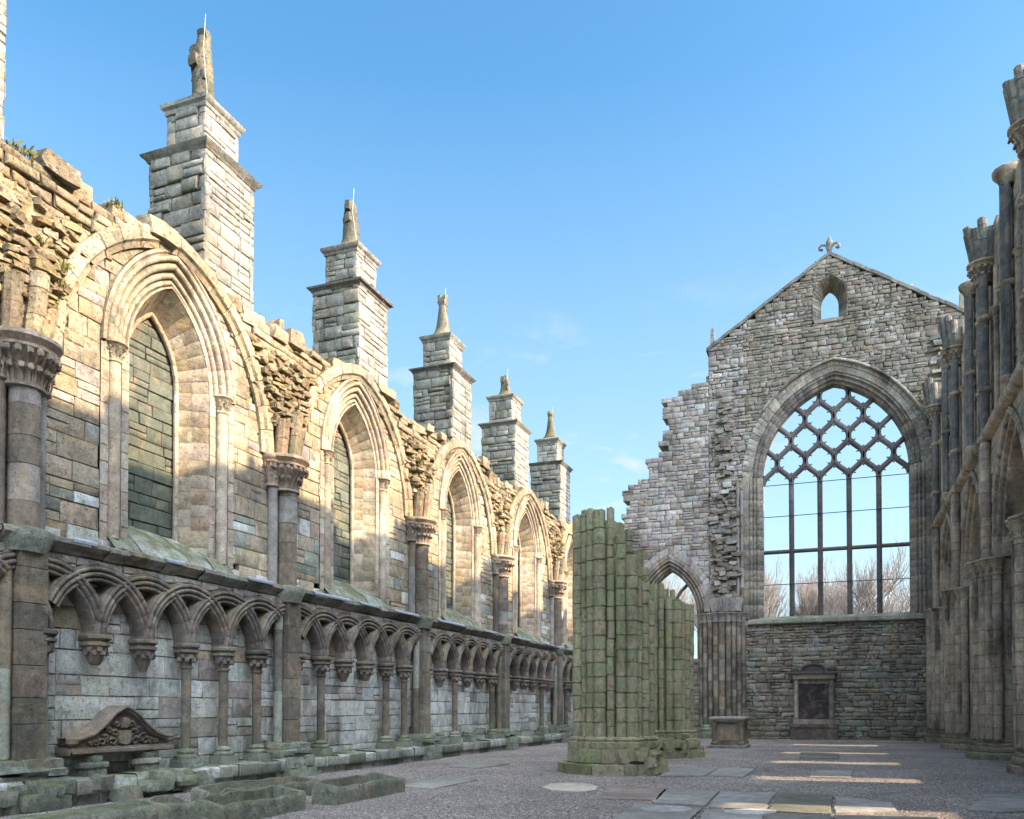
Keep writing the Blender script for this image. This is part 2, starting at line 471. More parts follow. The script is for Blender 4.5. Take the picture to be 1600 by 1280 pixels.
# ================================================================== NORTH (LEFT) AISLE WALL
north = empty('aisle_wall', (WX, 25, 0), 'long ruined aisle wall on the left, blocked pointed windows above a blind arcade', 'wall')
wins = []
for k in range(1, 7):
    cu = PY[k] + 3.465
    wins.append(Arch(cu, 8.2, 1.1, 1.75, 4.75))
TOP = [(2, 10.6), (9, 10.5), (10.6, 10.6), (11.5, 10.7), (12.3, 10.75), (14.2, 10.85), (14.8, 10.3), (16.5, 10.5), (18, 10.6), (19.5, 10.5), (22, 10.7), (23, 10.4), (25, 10.6), (27, 10.5), (29, 10.7), (30, 10.45), (33, 10.5), (36, 10.8), (37.5, 10.5), (40, 10.4), (43, 10.3), (45.5, 10.2)]
def top_keep(u, v): return v < pw(TOP, u) + .12 * math.sin(u * 9.1) + .1 * math.sin(u * 23.7 + 1)
def zoneU(u, v):
    r = U(0, 1)
    if v < 6.3: return WARM if r < .62 else (GREENISH if r < .85 else COOL)
    return WARM if r < .8 else PALE
openA = [Arch(a.cu, 8.2, 1.1, 1.75, 4.6, .7) for a in wins]
forms = []
for k in range(1, 7):
    cu = PY[k] + 3.465
    forms.append(Arch(cu, 7.42, 2.74, 3.22, 4.6))
def in_form(u, v): return any(f.sd(u, v)[0] < 0 for f in forms if abs(u - f.cu) < 3.4)
# lower back wall
mb = MB()
def zoneL(u, v):
    r = U(0, 1)
    return COOL if r < .82 else (WARM if v > 2.4 else PALE)
courses(mb, FL, -2, EY, .3, 4.62, (.3, .44), (.5, .95), COOL, zone=zoneL, gap=.005, bev=.009, wj=.008, bulge=.005, jitter=.008, dep=.1, mortar=(.17, .165, .155))
mb.build('lower_walling', M['ashlar'], north)
mb = MB()
courses(mb, FL, -2, EY, 4.45, 8.1, (.28, .44), (.42, .9), WARM, arches=openA, zone=zoneU, gap=.005, bev=.009, wj=.008, jitter=.008, dep=.12, mortar=(.2, .18, .15))
courses(mb, FL, -2, EY, 8.1, 11.0, (.26, .4), (.35, .7), WARM, keep=lambda u, v: in_form(u, v), arches=openA, zone=zoneU, gap=.005, bev=.01, wj=.01, jitter=.012, dep=.5, mortar=(.2, .18, .15))
mb.build('upper_walling', M['ashlar'], north)
mb = MB()
RUB = [(0.281, 0.231, 0.161), (0.302, 0.252, 0.173), (0.246, 0.204, 0.142), (0.211, 0.177, 0.124), (0.295, 0.218, 0.154), (0.323, 0.279, 0.204)]
courses(mb, FL, -2, EY, 8.1, 11.4, (.13, .3), (.25, .7), RUB, keep=lambda u, v: top_keep(u, v) and not in_form(u, v), gap=.012, bev=.02, wj=.06, jitter=.03, bulge=.02, dep=1.2, w=.03, back=True)
mb.build('rubble_core', M['rubble'], north, sharp=55)
mb = MB(); box(mb, WX - 1.3, WX - .8, -2, EY + 1.0, -.1, 9.8, (.25, .23, .2)); box(mb, WX - .8, WX - .11, -2, EY + 1.0, -.1, 4.55, (.25, .23, .2)); mb.build('leak_backing', M['ashlar'], north)  # unseen boxes behind the wall, added to stop light leaking through gaps
# loose coping boulders along the broken wall head
u = 3.0
while u < EY:
    L = U(.35, 1.1)
    if not any(abs(u - f.cu - .1) < .5 for f in forms):
        z = pw(TOP, u)
        for dx in (-.15, -.6, -1.0):
            if U(0, 1) < .55:
                mb = MB()
                rock(mb, (WX + dx + U(-.1, .15), u + L / 2, z + U(-.14, .1)), (U(.4, .65), L * .8, U(.2, .4)), pick(RUB), U(-.25, .25), U(-.12, .12), .13, .16)
                mb.build('coping_stone', M['rubble'], north, sharp=45)
    u += L * U(.75, 1.0)

# tufts of moss and grass on the wall head and sills
def tuft(mb, p, n, h):
    for _ in range(n):
        a = U(0, 2 * PI); l = U(.4, 1) * h; b = U(.2, .9) * l; q = U(-.09, .09), U(-.09, .09)
        x, y, z = p[0] + q[0], p[1] + q[1], p[2]
        dx, dy = math.cos(a), math.sin(a)
        mb.add([(x - dy * .008, y + dx * .008, z), (x + dy * .008, y - dx * .008, z), (x + dx * b * .5 + dy * .006, y + dy * b * .5 - dx * .006, z + l * .7), (x + dx * b, y + dy * b, z + l * .8)], [(0, 1, 2), (0, 2, 3)], pick([(.13, .12, .035), (.1, .11, .03), (.17, .14, .06)]))
M['weed'] = mat_plain('weed_leaf', (.13, .125, .045), .8, 0, .4, 9)
for _ in range(46):
    u = U(9, 40); mb = MB(); z = pw(TOP, u) if U(0, 1) < .6 else U(8.3, 9.6)
    if z < 10: u = PY[rnd.randint(2, 6)] + U(-.6, .6)
    tuft(mb, FL(u, z + .02, U(-.3, .05) if z > 10 else .3), 40, U(.1, .26)); mb.build('weed_tuft', M['weed'], north)

# string course
LEDGE = [(.2, .195, .175), (.24, .235, .21), (.17, .165, .145), (.27, .26, .24), (.21, .19, .16)]
mb = MB(); u = -2.0
SP = [(4.13, .02), (4.18, .29), (4.23, .31), (4.27, .40), (4.32, .46), (4.385, .46), (4.41, .43), (4.50, .02), (4.52, -.05)]
while u < EY:
    L = U(.35, .9); dz = U(-.02, .02); dw = U(-.06, .02)
    b = min(u + L, EY)
    secs = []
    for uu, q in ((u, .02), (u + .012, 0), (b - .012, 0), (b, .02)):
        secs.append([FL(uu, z + dz, max(-.05, w + dw - q)) for z, w in SP])
    strip(mb, secs, pick(LEDGE)); u = b
mb.build('string_course', M['shaft'], north)
for u0, L in ((10.5, .5), (12.6, .5), (15.0, .9), (17.5, 1.6), (19.6, 1.0), (21.5, 1.5), (24.4, 2.0), (28.2, 1.2), (31.2, 2.0), (35.2, 1.2), (38.2, 1.6)):
    mb = MB(); strip(mb, [[FL(uu, z, w) for z, w in ((4.35, .475), (4.395, .475), (4.425, .445), (4.44, .40))] for uu in (u0, u0 + L)], (.3, .3, .3))
    mb.build('lead_flashing', M['lead'], north)

# plinth bench
mb = MB(); u = 2.0
while u < EY:
    L = U(.45, 1.0); b = min(u + L - .015, EY); t = .42 + U(-.02, .02); w1 = .62 + U(-.03, .03)
    if u < 10.2: t += .05
    secs = [[FL(uu, z + U(-.01, .01), w) for z, w in ((-.05, .5), (.16, .5), (.17, w1 - .02), (.2, w1), (t - .03, w1), (t, w1 - .04), (t + .01, -.1))] for uu in (u, u + .02, (u + b) / 2, b - .02, b)]
    for s_ in (0, 4): secs[s_] = [(p[0] - .03 if i < 6 else p[0], p[1], p[2]) for i, p in enumerate(secs[s_])]
    strip(mb, secs, pick(GREENISH + COOL)); u += L
for _ in range(26):
    u = U(8.2, 13.6)
    rock(mb, FL(u, U(.08, .4), .62 + U(-.06, .08)), (U(.2, .35), U(.3, .7), U(.18, .28)), pick(GREENISH), U(-.2, .2), 0, .15, .35)
mb.build('plinth_bench', M['plinth'], north)

# ---- blind arcade
CAPS = [.35, 1.45, 2.55, 3.65, 4.75, 5.85]
SHAFTS = {2: (3, 4, 5), 3: (1, 4, 5), 4: (2, 5), 5: (4,), 1: (1, 2, 3, 4, 5), 6: (1, 3)}
ARP = [(.28, .0), (.28, .30)] + [(.27, .33), (.25, .33)] + roll(.205, .325, .04) + [(.155, .29)] + roll(.11, .32, .04) + [(.06, .29)] + roll(.02, .30, .03, 4) + [(-.01, .16), (-.01, .0)]
DARK = [(0.145, 0.123, 0.106), (0.17, 0.145, 0.123), (0.128, 0.115, 0.102), (0.187, 0.162, 0.14)]
def blind_arcade(k):
    P = PY[k]; lo, hi = P + .32, P + 6.55
    rings = []
    for i in range(-2, 7):
        a = P + .35 + 1.1 * i
        rings.append(Arch(a + 1.1, 2.82, .97, .98, 0))
    mb = MB()
    outer = [Arch(A.cu, A.sp, A.hw, .98, 2.4, .27) for A in rings]
    courses(mb, FL, lo - .3, hi + .4, 3.3, 4.16, (.22, .34), (.3, .6), PALE, arches=outer, w=.27, dep=.27, jitter=.01, gap=.009)
    root = mb.build('blind_arcade', M['ashlar'], north)
    ok = lambda u, v: lo < u < hi
    for i, A in enumerate(rings):
        dz = -.012 * (i % 2)
        prof = [(o, w + (dz if w > .1 else 0)) for o, w in ARP]
        m2 = MB(); arch_ring(m2, FL, A, prof, 7, DARK, groove=.008, ok=ok)
        if m2.v: m2.build('blind_arch', M['shaft'], root)
    for i, c in enumerate(CAPS):
        u = P + c
        m2 = MB(); x, y, _ = FL(u, 0, .2)
        has = i in SHAFTS.get(k, ())
        col = pick(DARK)
        if has:
            lathe(m2, x, y, [(.10, 2.36), (.135, 2.38), (.135, 2.41), (.11, 2.43), (.125, 2.52), (.19, 2.63), (.19, 2.66), (.25, 2.69), (.25, 2.73), (.21, 2.75), (.27, 2.8), (.27, 2.85), (.24, 2.87)], 8, col, rot=PI / 8)
        else:
            x -= .03
            lathe(m2, x, y, [(.07, 2.3 + U(-.06, .05)), (.1, 2.36), (.14, 2.45), (.19, 2.6), (.2, 2.64), (.26, 2.68), (.26, 2.73), (.21, 2.75), (.28, 2.8), (.28, 2.85), (.24, 2.87)], 8, col, rot=PI / 8, jr=.04)
        for q in range(9):
            a = -PI / 2 + PI * q / 8
            rock(m2, (x + .18 * math.cos(a), y + .18 * math.sin(a), 2.55 + .06 * (q % 2)), (.07, .09, .1), pick(DARK), a, 0, .25, .6)
        m2.build('arcade_capital' if has else 'arcade_corbel', M['shaft'], root)
        if has:
            m3 = MB(); shaft(m3, x, y, .78, 2.37, .098, BROWN, drum=.9, n=12, gr=.006, sj=.003)
            m3.build('arcade_shaft', M['shaft'], root)
        if has or (k == 4 and i in (1, 3)):
            m4 = MB()
            obox(m4, FL, u - .2, u + .2, .42, .6, .0, .42, pick(GREENISH))
            lathe(m4, x, y, [(.2, .59), (.22, .62), (.22, .66), (.15, .69), (.17, .73), (.16, .76), (.1, .8)], 12, pick(GREENISH), jr=.02)
            m4.build('arcade_base', M['plinth'], root)
for k in range(1, 7): blind_arcade(k)

# ---- windows
SHADE_INFILL = [(0.111, 0.122, 0.108), (0.121, 0.132, 0.115), (0.104, 0.115, 0.104), (0.117, 0.122, 0.108)]  # green stained stone, kept darker to stand in for shade in the recess
WPAL = [(0.387, 0.327, 0.249), (0.413, 0.353, 0.275), (0.361, 0.301, 0.232), (0.378, 0.31, 0.258), (0.404, 0.361, 0.292)]
def window(k):
    A = wins[k - 1]
    mb = MB()
    inner = Arch(A.cu, 8.2, 1.1, 1.75, 0, -.3)
    courses(mb, FL, A.cu - .9, A.cu + .9, 4.7, 9.95, (.2, .34), (.35, .8), SHADE_INFILL, keep=lambda u, v: inner.sd(u, v)[0] < .15, w=-.67, dep=.05, gap=.007, bev=.012, wj=.014, bulge=.004, jitter=.008, k=.1, mortar=(.085, .09, .08))
    root = mb.build('window', M['infill'], north, label='blocked pointed window with green stained infill painted dark as if in shade')
    m2 = MB()
    prof = [(.7, -.02), (.7, .06), (.64, .08), (.6, .03)] + roll(.53, .03, .06) + [(.46, -.05)] + roll(.385, -.03, .07) + [(.3, -.12)] + roll(.23, -.09, .06) + [(.165, -.16)] + roll(.105, -.12, .05) + [(.05, -.16), (.03, -.06), (0, -.06), (0, -.08)]
    arch_ring(m2, FL, A, prof, 9, WPAL, groove=.008)
    m2.build('window_arch', M['ashlar'], root)
    jp = [(.7, .01), (.52, .01), (.52, -.2), (.19, -.2), (.17, -.04), (0, -.04), (0, -.08)]
    for sd in (-1, 1):
        m2 = MB(); arch_ring(m2, FL, Arch(A.cu, 8.2, 1.1, 1.75), jp, 0, WPAL, jamb=4.6, jh=.36, sides=(sd,))
        m2.build('window_jamb', M['ashlar'], root)
        m2 = MB()
        for p in ([(0, -.07), (-.19, -.355)], [(-.19, -.35), (-.38, -.64)]):
            arch_ring(m2, FL, A, p, 8, WPAL + WARM, groove=.012, jamb=4.6, jh=.34, wj=.01, sides=(sd,))
        m2.build('window_reveal', M['ashlar'], root)
    m2 = MB()
    arch_ring(m2, FL, A, roll(-.375, -.6, .055, 6, PI * 1.1, -PI * .3), 9, WPAL, groove=.006, jamb=4.6, jh=.5)
    m2.build('inner_moulding', M['ashlar'], root)
    m2 = MB()
    for s in (-1, 1):
        m3 = MB(); x, y, _ = FL(A.cu + s * 1.46, 0, -.055)
        shaft(m3, x, y, 4.66, 8.0, .135, WPAL if k > 1 else WPAL, drum=1.4, n=14, gr=.005, sj=.002)
        m3.build('nook_shaft', M['shaft'], root)
        m4 = MB(); leaf_cap(m4, x, y, 7.92, 8.24, .13, .235, WPAL, n=10, rows=2)
        m4.build('nook_capital', M['ashlar'], root)
    # sloping sill
    m2 = MB()
    n = 5
    for i in range(n):
        a = A.cu - 1.62 + 3.24 * i / n + .008; b = A.cu - 1.62 + 3.24 * (i + 1) / n - .008
        dz = U(-.02, .02)
        strip(m2, [[FL(uu, z + dz - q, w) for z, w in ((4.45, .2), (4.5, .19), (4.72, .0), (5.12 + U(-.03, .03), -.62), (5.14, -.7))] for uu, q in ((a, .02), (a + .03, 0), (b - .03, 0), (b, .02))], pick(GREENISH))
    m2.build('sill', M['plinth'], root)
    f = forms[k - 1]
    m2 = MB()
    arch_ring(m2, FL, f, [(.34, .0), (.34, .12), (.28, .16), (.08, .16), (.04, .1), (-.06, .07), (-.06, 0)], 9, WARM, groove=.02, wj=.015)
    # rough top surface of moss on the arch back
    m2.build('wall_rib', M['rubble'], root)
for k in range(1, 7): window(k)

# ---- responds (vault shafts against the wall)
CAPP = [(.32, .25, .195), (.3, .235, .185), (.27, .225, .18), (.34, .275, .22)]
DRUB = [(.22, .17, .1), (.27, .21, .14), (.19, .15, .095), (.3, .25, .18), (.24, .2, .11)]
def respond(k):
    P = PY[k]
    dz = .18 if k == 2 else 0
    mb = MB()
    # lower pilaster block
    z = .78
    while z < 4.05:
        h = U(.4, .62); h = h if z + h < 3.85 else 4.1 - z
        obox(mb, FL, P - .2 + U(-.004, .004), P + .3 + U(-.004, .004), z + .006, z + h - .006, 0, .4 + U(-.006, .006), pick(BROWN)); z += h
    root = mb.build('respond', M['shaft'], north)
    for s in ((-.31, .2), (.41, .14)):
        m2 = MB(); x, y, _ = FL(P + s[0], 0, s[1])
        shaft(m2, x, y, .8, 4.1, .105, BROWN + GREENISH, drum=1.5, gr=.006); m2.build('respond_shaft', M['shaft'], root)
    for du, w, r in ((0, .2, .235), (-.37, .07, .115), (.37, .07, .115)):
        m2 = MB(); x, y, _ = FL(P + du, 0, w)
        shaft(m2, x, y, 4.4, 6.75, r, BROWN + [(.25, .235, .22), (.27, .245, .22)], drum=.5 if du == 0 else 2.0, n=16, gr=.009); m2.build('respond_shaft', M['shaft'], root)
    m2 = MB(); x, y, _ = FL(P, 0, .16)
    # ledge of string course wrapping the shafts
    lathe(m2, x, y, [(.4, 4.05), (.44, 4.12), (.5, 4.24), (.54, 4.31), (.54, 4.39), (.42, 4.44)], 14, pick(GREENISH), .8, .95)
    m2.build('shaft_ring', M['plinth'], root)
    m2 = MB(); leaf_cap(m2, x, y, 6.68, 7.45, .27, .52, CAPP, n=20, sx=.95, sy=1.05)
    for s in (-1, 1):
        xx, yy, _ = FL(P + s * .4, 0, .06); leaf_cap(m2, xx, yy, 6.75, 7.44, .14, .27, CAPP, n=10)
    m2.build('respond_capital', M['shaft'], root)
    # stump of vault ribs
    m2 = MB()
    for du, w, r, zt in ((-.26, .2, .15, 8.25), (.02, .34, .15, 8.55), (.27, .2, .14, 8.15), (-.06, .1, .2, 8.4)):
        x, y, _ = FL(P + du, 0, w)
        shaft(m2, x, y, 7.43, zt + U(-.1, .15), r, RUB, drum=.45, n=8, gr=.01, lean=(.12, du * .25))
    m2.build('vault_springer', M['rubble'], root)
    m2 = MB(); nu, nv = 34, 34
    def mass(u, v):
        hw = .3 + (v - 7.9) * .66; d = abs(u - P) / (hw + .12)
        prof_ = max(0, 1 - d * d) * (1 if v < 8.9 else max(.0, 1 - (v - 8.9) * .8))
        return -.05 + .33 * prof_ + .06 * math.sin(u * 9 + v * 5) * prof_ + U(-.045, .045)
    vs = []
    for b in range(nv + 1):
        for a in range(nu + 1):
            v = 7.95 + 2.15 * b / nv + U(-.02, .02); u = P + (-1.75 + 3.5 * a / nu) + U(-.03, .03); vs.append(FL(u, v, mass(u, v)))
    m2.add(vs, [], (0, 0, 0))
    for b in range(nv):
        for a in range(nu):
            q = b * (nu + 1) + a; o = 0
            m2.f.append((q, q + 1, q + nu + 2, q + nu + 1)); m2.c.append(pick(DRUB, .2))
    for _ in range(190):
        v = U(8.05, 9.9); hw = .3 + (v - 7.9) * .6
        u = P + U(-hw, hw)
        if in_form(u, v - .1) and abs(u - P) > .5: continue
        w = mass(u, v) + U(-.09, .015)
        rock(m2, FL(u, v, w), (U(.12, .32), U(.15, .45), U(.05, .13)), pick(DRUB if U(0, 1) < .75 else RUB), U(-.3, .3), U(-.15, .15), .2, .22)
    m2.build('vault_rubble', M['rubble'], root, sharp=45)
    m2 = MB()
    for z0, z1, p in ((-.05, .2, .72), (.2, .46, .66), (.44, .56, .56), (.56, .66, .62), (.66, .8, .5)):
        n = 3
        for i in range(n):
            a = P - .55 + 1.1 * i / n + U(-.01, .01)
            rock(m2, FL(a + 1.1 / n / 2, (z0 + z1) / 2, p / 2 - .02), (p + U(-.05, .05), 1.12 / n, z1 - z0), pick(GREENISH), 0, 0, .06, .06)
    m2.build('respond_base', M['plinth'], root)
for k in range(1, 8): respond(k)

# ---- memorial pediment against the wall
FM = Frame((WX, 11.75, 0), (0, 1, 0), (1, 0, 0))
ped = empty('memorial_pediment', (WX + .3, 11.75, .45), 'carved brown pediment with coat of arms on two block corbels against the left wall', 'memorial')
TC = [(.135, .115, .098), (.155, .135, .112), (.12, .105, .09)]
mb = MB()
crv = [(-1.12, .98), (-.95, 1.0), (-.7, 1.07), (-.45, 1.24), (-.25, 1.42), (-.1, 1.5), (0, 1.53), (.1, 1.5), (.25, 1.42), (.45, 1.24), (.7, 1.07), (.95, 1.0), (1.12, .98)]
front = [FM(u, v, .3) for u, v in crv]; n = len(crv)
lowf = [FM(u, .92, .3) for u, v in crv]
for a in range(n - 1):
    mb.add([lowf[a], lowf[a + 1], front[a + 1], front[a]], [(0, 1, 2, 3)], pick(TC, .04))
    mb.add([FM(crv[a][0], crv[a][1], .3), FM(crv[a + 1][0], crv[a + 1][1], .3), FM(crv[a + 1][0], crv[a + 1][1], 0), FM(crv[a][0], crv[a][1], 0)], [(0, 1, 2, 3)], pick(TC, .04))
mb.build('tympanum', M['tomb'], ped)
mb = MB()
pr = [(0, .28), (.02, .36), (.05, .36), (.07, .42), (.1, .42), (.11, .38), (.11, 0)]
strip(mb, [[FM(u, v + dv, w) for dv, w in pr] for u, v in crv], pick(TC))
for s in (-1, 1): lathe(mb, FM(s * 1.1, 0, .32)[0], FM(s * 1.1, 0, .32)[1], [(.06, .96), (.1, 1.0), (.1, 1.08), (.06, 1.11)], 10, pick(TC))
mb.build('raking_moulding', M['tomb'], ped)
mb = MB()
strip(mb, [[FM(u, v, w) for v, w in ((.8, .0), (.8, .34), (.83, .4), (.88, .4), (.89, .36), (.92, .36), (.93, .29))] for u in (-1.16, 1.16)], pick(TC))
mb.add([FM(-1.16, v, w) for v, w in ((.8, 0), (.8, .34), (.88, .4), (.93, .29), (.93, 0))], [(0, 1, 2, 3, 4)], pick(TC))
mb.add([FM(1.16, v, w) for v, w in ((.8, 0), (.8, .34), (.88, .4), (.93, .29), (.93, 0))], [(4, 3, 2, 1, 0)], pick(TC))
mb.build('cornice', M['tomb'], ped)
mb = MB()
sh = [(-.14, 1.2), (.14, 1.2), (.14, 1.06), (.1, .97), (0, .94), (-.1, .97), (-.14, 1.06)]
mb.add([FM(u, v, .37) for u, v in sh] + [FM(u * 1.1, v, .29) for u, v in sh], [(6, 5, 4, 3, 2, 1, 0)] + [(i, (i + 1) % 7, 7 + (i + 1) % 7, 7 + i) for i in range(7)], (.19, .155, .115))
mb.build('shield', M['tomb'], ped)
mb = MB()
rock(mb, FM(0, 1.33, .35), (.14, .16, .2), pick(TC), 0, 0, .15, .8)
for s in (-1, 1):
    for (u, v, r) in ((.2, 1.15, .1), (.26, 1.0, .12), (.42, 1.08, .09), (.5, 1.0, .11), (.62, .98, .08), (.16, 1.3, .08), (.34, 1.2, .08), (.74, .98, .06)):
        pts = [FM(s * (u + r * (1 - i / 14) * math.cos(i * .6)), v + r * (1 - i / 14) * math.sin(i * .6) * .7, .33) for i in range(12)]
        tube(mb, pts, .035, .02, pick(TC), 5)
mb.build('scrollwork', M['tomb'], ped)
for s in (-.62, .6):
    mb = MB()
    rock(mb, FM(s, .73, .28), (.2, .22, .14), pick(GREENISH), 0, 0, .1, .35); rock(mb, FM(s - .05, .62, .3), (.34, .46, .1), pick(GREENISH), 0, 0, .1, .25); rock(mb, FM(s, .5, .28), (.3, .34, .2), pick(GREENISH), 0, 0, .1, .2)
    mb.build('corbel_block', M['plinth'], ped)

# ================================================================== BUTTRESS TOWERS
TOWL = {1: 'buttress tower at the left edge of the photo, mostly outside the frame',
        2: 'tallest and nearest stepped stone buttress tower with a statue-like finial and bulbous head',
        3: 'second stepped stone buttress tower from the left with a thick tapering broken finial',
        4: 'middle stepped stone buttress tower, its finial ending in two small points',
        5: 'stepped stone buttress tower with a short stubby rounded finial',
        6: 'farthest and smallest stepped stone buttress tower with a slim knobbed finial'}
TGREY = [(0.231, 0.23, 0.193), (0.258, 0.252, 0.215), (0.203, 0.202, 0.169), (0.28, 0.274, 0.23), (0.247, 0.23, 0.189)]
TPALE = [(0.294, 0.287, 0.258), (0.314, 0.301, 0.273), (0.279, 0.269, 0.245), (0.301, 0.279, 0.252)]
def tower(k):
    cy = PY[k + 1] + .05; cx = -13.7 - .88; hx, hy = .86, .9
    t = empty('buttress_tower', (cx, cy, 0), TOWL[k], 'buttress', 'stepped buttress towers behind the left wall')
    mb = MB()
    def block(hx, hy, z0, z1, rough, flare=0.0):
        for (F, a, w, rg) in ((Frame((cx, cy - hy, 0), (1, 0, 0), (0, -1, 0)), hx, 0, rough), (Frame((cx + hx, cy, 0), (0, 1, 0), (1, 0, 0)), hy, 0, .012),
                          (Frame((cx, cy + hy, 0), (1, 0, 0), (0, 1, 0)), hx, 0, rough), (Frame((cx - hx, cy, 0), (0, 1, 0), (-1, 0, 0)), hy, 0, rough)):
            courses(mb, F, -a, a, z0, z1, (.3, .42), (.45, .85), TGREY if F.n.y < -.5 or rg > .03 else TPALE, wj=rg, bulge=rg * .5, jitter=.012, gap=.007, bev=.012 + rg * .4, dep=.14)  # shade put into the colour: front and rough faces darker, sun side paler
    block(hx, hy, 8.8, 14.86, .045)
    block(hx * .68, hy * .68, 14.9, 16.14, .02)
    # eroded footing on the outer side
    for z in (10.2, 10.6, 11.0, 11.4, 11.8, 12.2):
        e = (12.4 - z) * .16
        rock(mb, (cx - hx - e * .5, cy - .2, z), (.3 + e * 1.5, 1.3 + U(-.2, .2), .42), pick(GREY), 0, 0, .1, .15)
    mb.build('tower_body', M['tower'], t, sharp=50)
    mb = MB(); rect_mould(mb, cx, cy, hx, hy, [(.02, 14.78), (.05, 14.84), (.13, 14.9), (.15, 14.95), (.1, 14.97), (-.1, 15.03), (-.3, 15.08)], pick(GREY), .012)
    mb.build('lower_cornice', M['tower'], t)
    mb = MB(); rect_mould(mb, cx, cy, hx * .68, hy * .68, [(.02, 16.06), (.04, 16.1), (.04, 16.15), (.1, 16.2), (.12, 16.25), (.12, 16.3), (.07, 16.33), (-.15, 16.42)], pick(GREY), .01)
    mb.build('upper_cornice', M['tower'], t)
    H = {1: 1.5, 2: 2.1, 3: 1.75, 4: 1.75, 5: 1.15, 6: 1.65}[k]
    mb = MB(); z = 16.38; FP = [(.15, .145, .11), (.18, .17, .125), (.12, .115, .09)]
    fat = {2: 1.1, 3: 1.12, 4: .95, 5: 1.0, 6: .85, 1: 1}[k]
    pr = [(.5, z - .02), (.46, z + .1), (.34, z + .25), (.27, z + .45), (.23 * fat, z + .3 + (H - .3) * .35), (.19 * fat, z + .3 + (H - .3) * .6), (.15 * fat, z + H * .88), (.1, z + H * .96), (.03, z + H)]
    if k == 5: pr = [(.5, z - .02), (.46, z + .08), (.3, z + .2), (.24, z + .36), (.23, z + .6), (.21, z + .82), (.13, z + .97), (.03, z + H)]
    lathe(mb, cx, cy, pr, 9, pick(FP), rot=.3, jr=.1)
    if k == 2:
        rock(mb, (cx - .12, cy, z + H * .74), (.42, .42, .28), pick(FP), .4, .2, .2, .5); rock(mb, (cx + .02, cy, z + H * .93), (.26, .3, .32), pick(FP), .2, .3, .2, .6)
        for q in range(7): rock(mb, (cx + U(-.18, .18), cy - .16 + U(-.1, .1), z + U(.5, 1.3)), (.16, .16, .3), pick(FP), 0, 0, .2, .4)
    elif k == 4:
        for s in (-1, 1): rock(mb, (cx + s * .13, cy, z + H * .97), (.13, .2, .22), pick(FP), 0, 0, .2, .5)
        rock(mb, (cx, cy, z + H * .84), (.36, .34, .25), pick(FP), 0, 0, .15, .5)
    elif k == 6:
        rock(mb, (cx, cy, z + H * .9), (.34, .34, .34), pick(FP), 0, 0, .1, .8)
    else:
        for q in range(8): rock(mb, (cx + U(-.14, .14), cy - .12 + U(-.1, .1), z + U(.3, H * .85)), (.2, .2, .3), pick(FP), 0, 0, .2, .4)
    mb.build('finial', M['rubble'], t, sharp=50)
    mb = MB()
    tube(mb, [(cx + .22, cy - .2, z + H + .22), (cx + .18, cy - .22, z + H * .7), (cx + .42, cy - .32, 16.35)], .006, .006, (.6, .6, .58), 5)
    tube(mb, [(cx + .42, cy - .32, 16.36), (cx + hx * .68 + .16, cy - .1, 16.1), (cx + hx * .68 + .03, cy - .08, 15.9), (cx + hx * .68 + .03, cy - .05, 14.95), (cx + hx + .2, cy + .3, 14.85), (cx + hx + .03, cy + .3, 14.55), (cx + hx + .03, cy + .32, 10.9)], .009, .009, (.6, .6, .58), 4)
    mb.build('lightning_rod', M['rod'], t)
for k in range(1, 7): tower(k)

# ================================================================== END WALL
endw = empty('gable_wall', (0, EY, 0), 'ruined rubble gable wall at the far end with a great traceried window', 'wall')
GW = Arch(.1, 13.6, 3.48, 4.5, 6.25)
GL = Arch(-.05, 22.35, .42, .75, 21.3)
AW = Arch(-8.22, 6.5, 1.42, 2.5, 4.1)
SL = Arch(-7.1, 3.4, .16, .35, 2.9)
LEFTTOP = [(-12.4, 10.3), (-11.95, 10.66), (-11.22, 11.49), (-10.93, 11.82), (-10.57, 12.67), (-10.14, 13.97), (-9.52, 14.2), (-9.5, 15.1), (-8.48, 15.25), (-8.45, 17.95), (-8.2, 18.3), (-7.08, 18.75), (-6.62, 19.1), (-6.05, 19.15), (-6.04, 20.6)]
def end_keep(u, v):
    if u > 6.05: return False
    if u < -6.05: return v < pw(LEFTTOP, u + U(-.15, .15)) + U(-.2, .15)
    return v < 20.6 + (6.0 - abs(u + .05)) * .655
def zoneE(u, v):
    r = U(0, 1) + .25 * math.sin(u * 1.3 + 2 * math.sin(v * .7)) * math.sin(v * 1.1 + u * .4)
    if u < -4.6 and 10.5 < v: return PALE if r < .75 else MAUVE
    if u < -4.3: return PALE if r < .5 else MAUVE
    if v > 16: return MAUVE if r < .93 else PALE
    return MAUVE if r < .72 else (PALE if r < .9 else GREENISH)
bigA = Arch(GW.cu, GW.sp, GW.hw, 4.5, 5.9, 1.0)
openE = [bigA, Arch(GL.cu, GL.sp, GL.hw, .75, 21.3, .42), Arch(AW.cu, AW.sp, AW.hw, 2.55, 4.2, .72), SL]
mb = MB()
courses(mb, FE, -6.1, 6.05, 0, 6.3, (.11, .33), (.16, .7), MAUVE, arches=openE, keep=end_keep, zone=zoneE, jitter=.04, gap=.006, bev=.02, wj=.03, bulge=.016, dep=1.1, back=True)
courses(mb, FE, -6.1, 6.05, 6.3, 25, (.1, .3), (.16, .7), MAUVE, arches=openE, keep=end_keep, zone=zoneE, jitter=.038, gap=.006, bev=.02, wj=.028, bulge=.016, dep=1.1, back=True)
mb.build('nave_walling', M['endwall'], endw, sharp=55)
mb = MB()
courses(mb, FE, -12.3, -6.1, 0, 21, (.24, .36), (.3, .62), PALE, arches=openE, keep=end_keep, zone=zoneE, jitter=.016, gap=.007, bev=.014, wj=.02, bulge=.01, dep=1.1, back=True)
mb.build('aisle_walling', M['endwall'], endw, sharp=50)
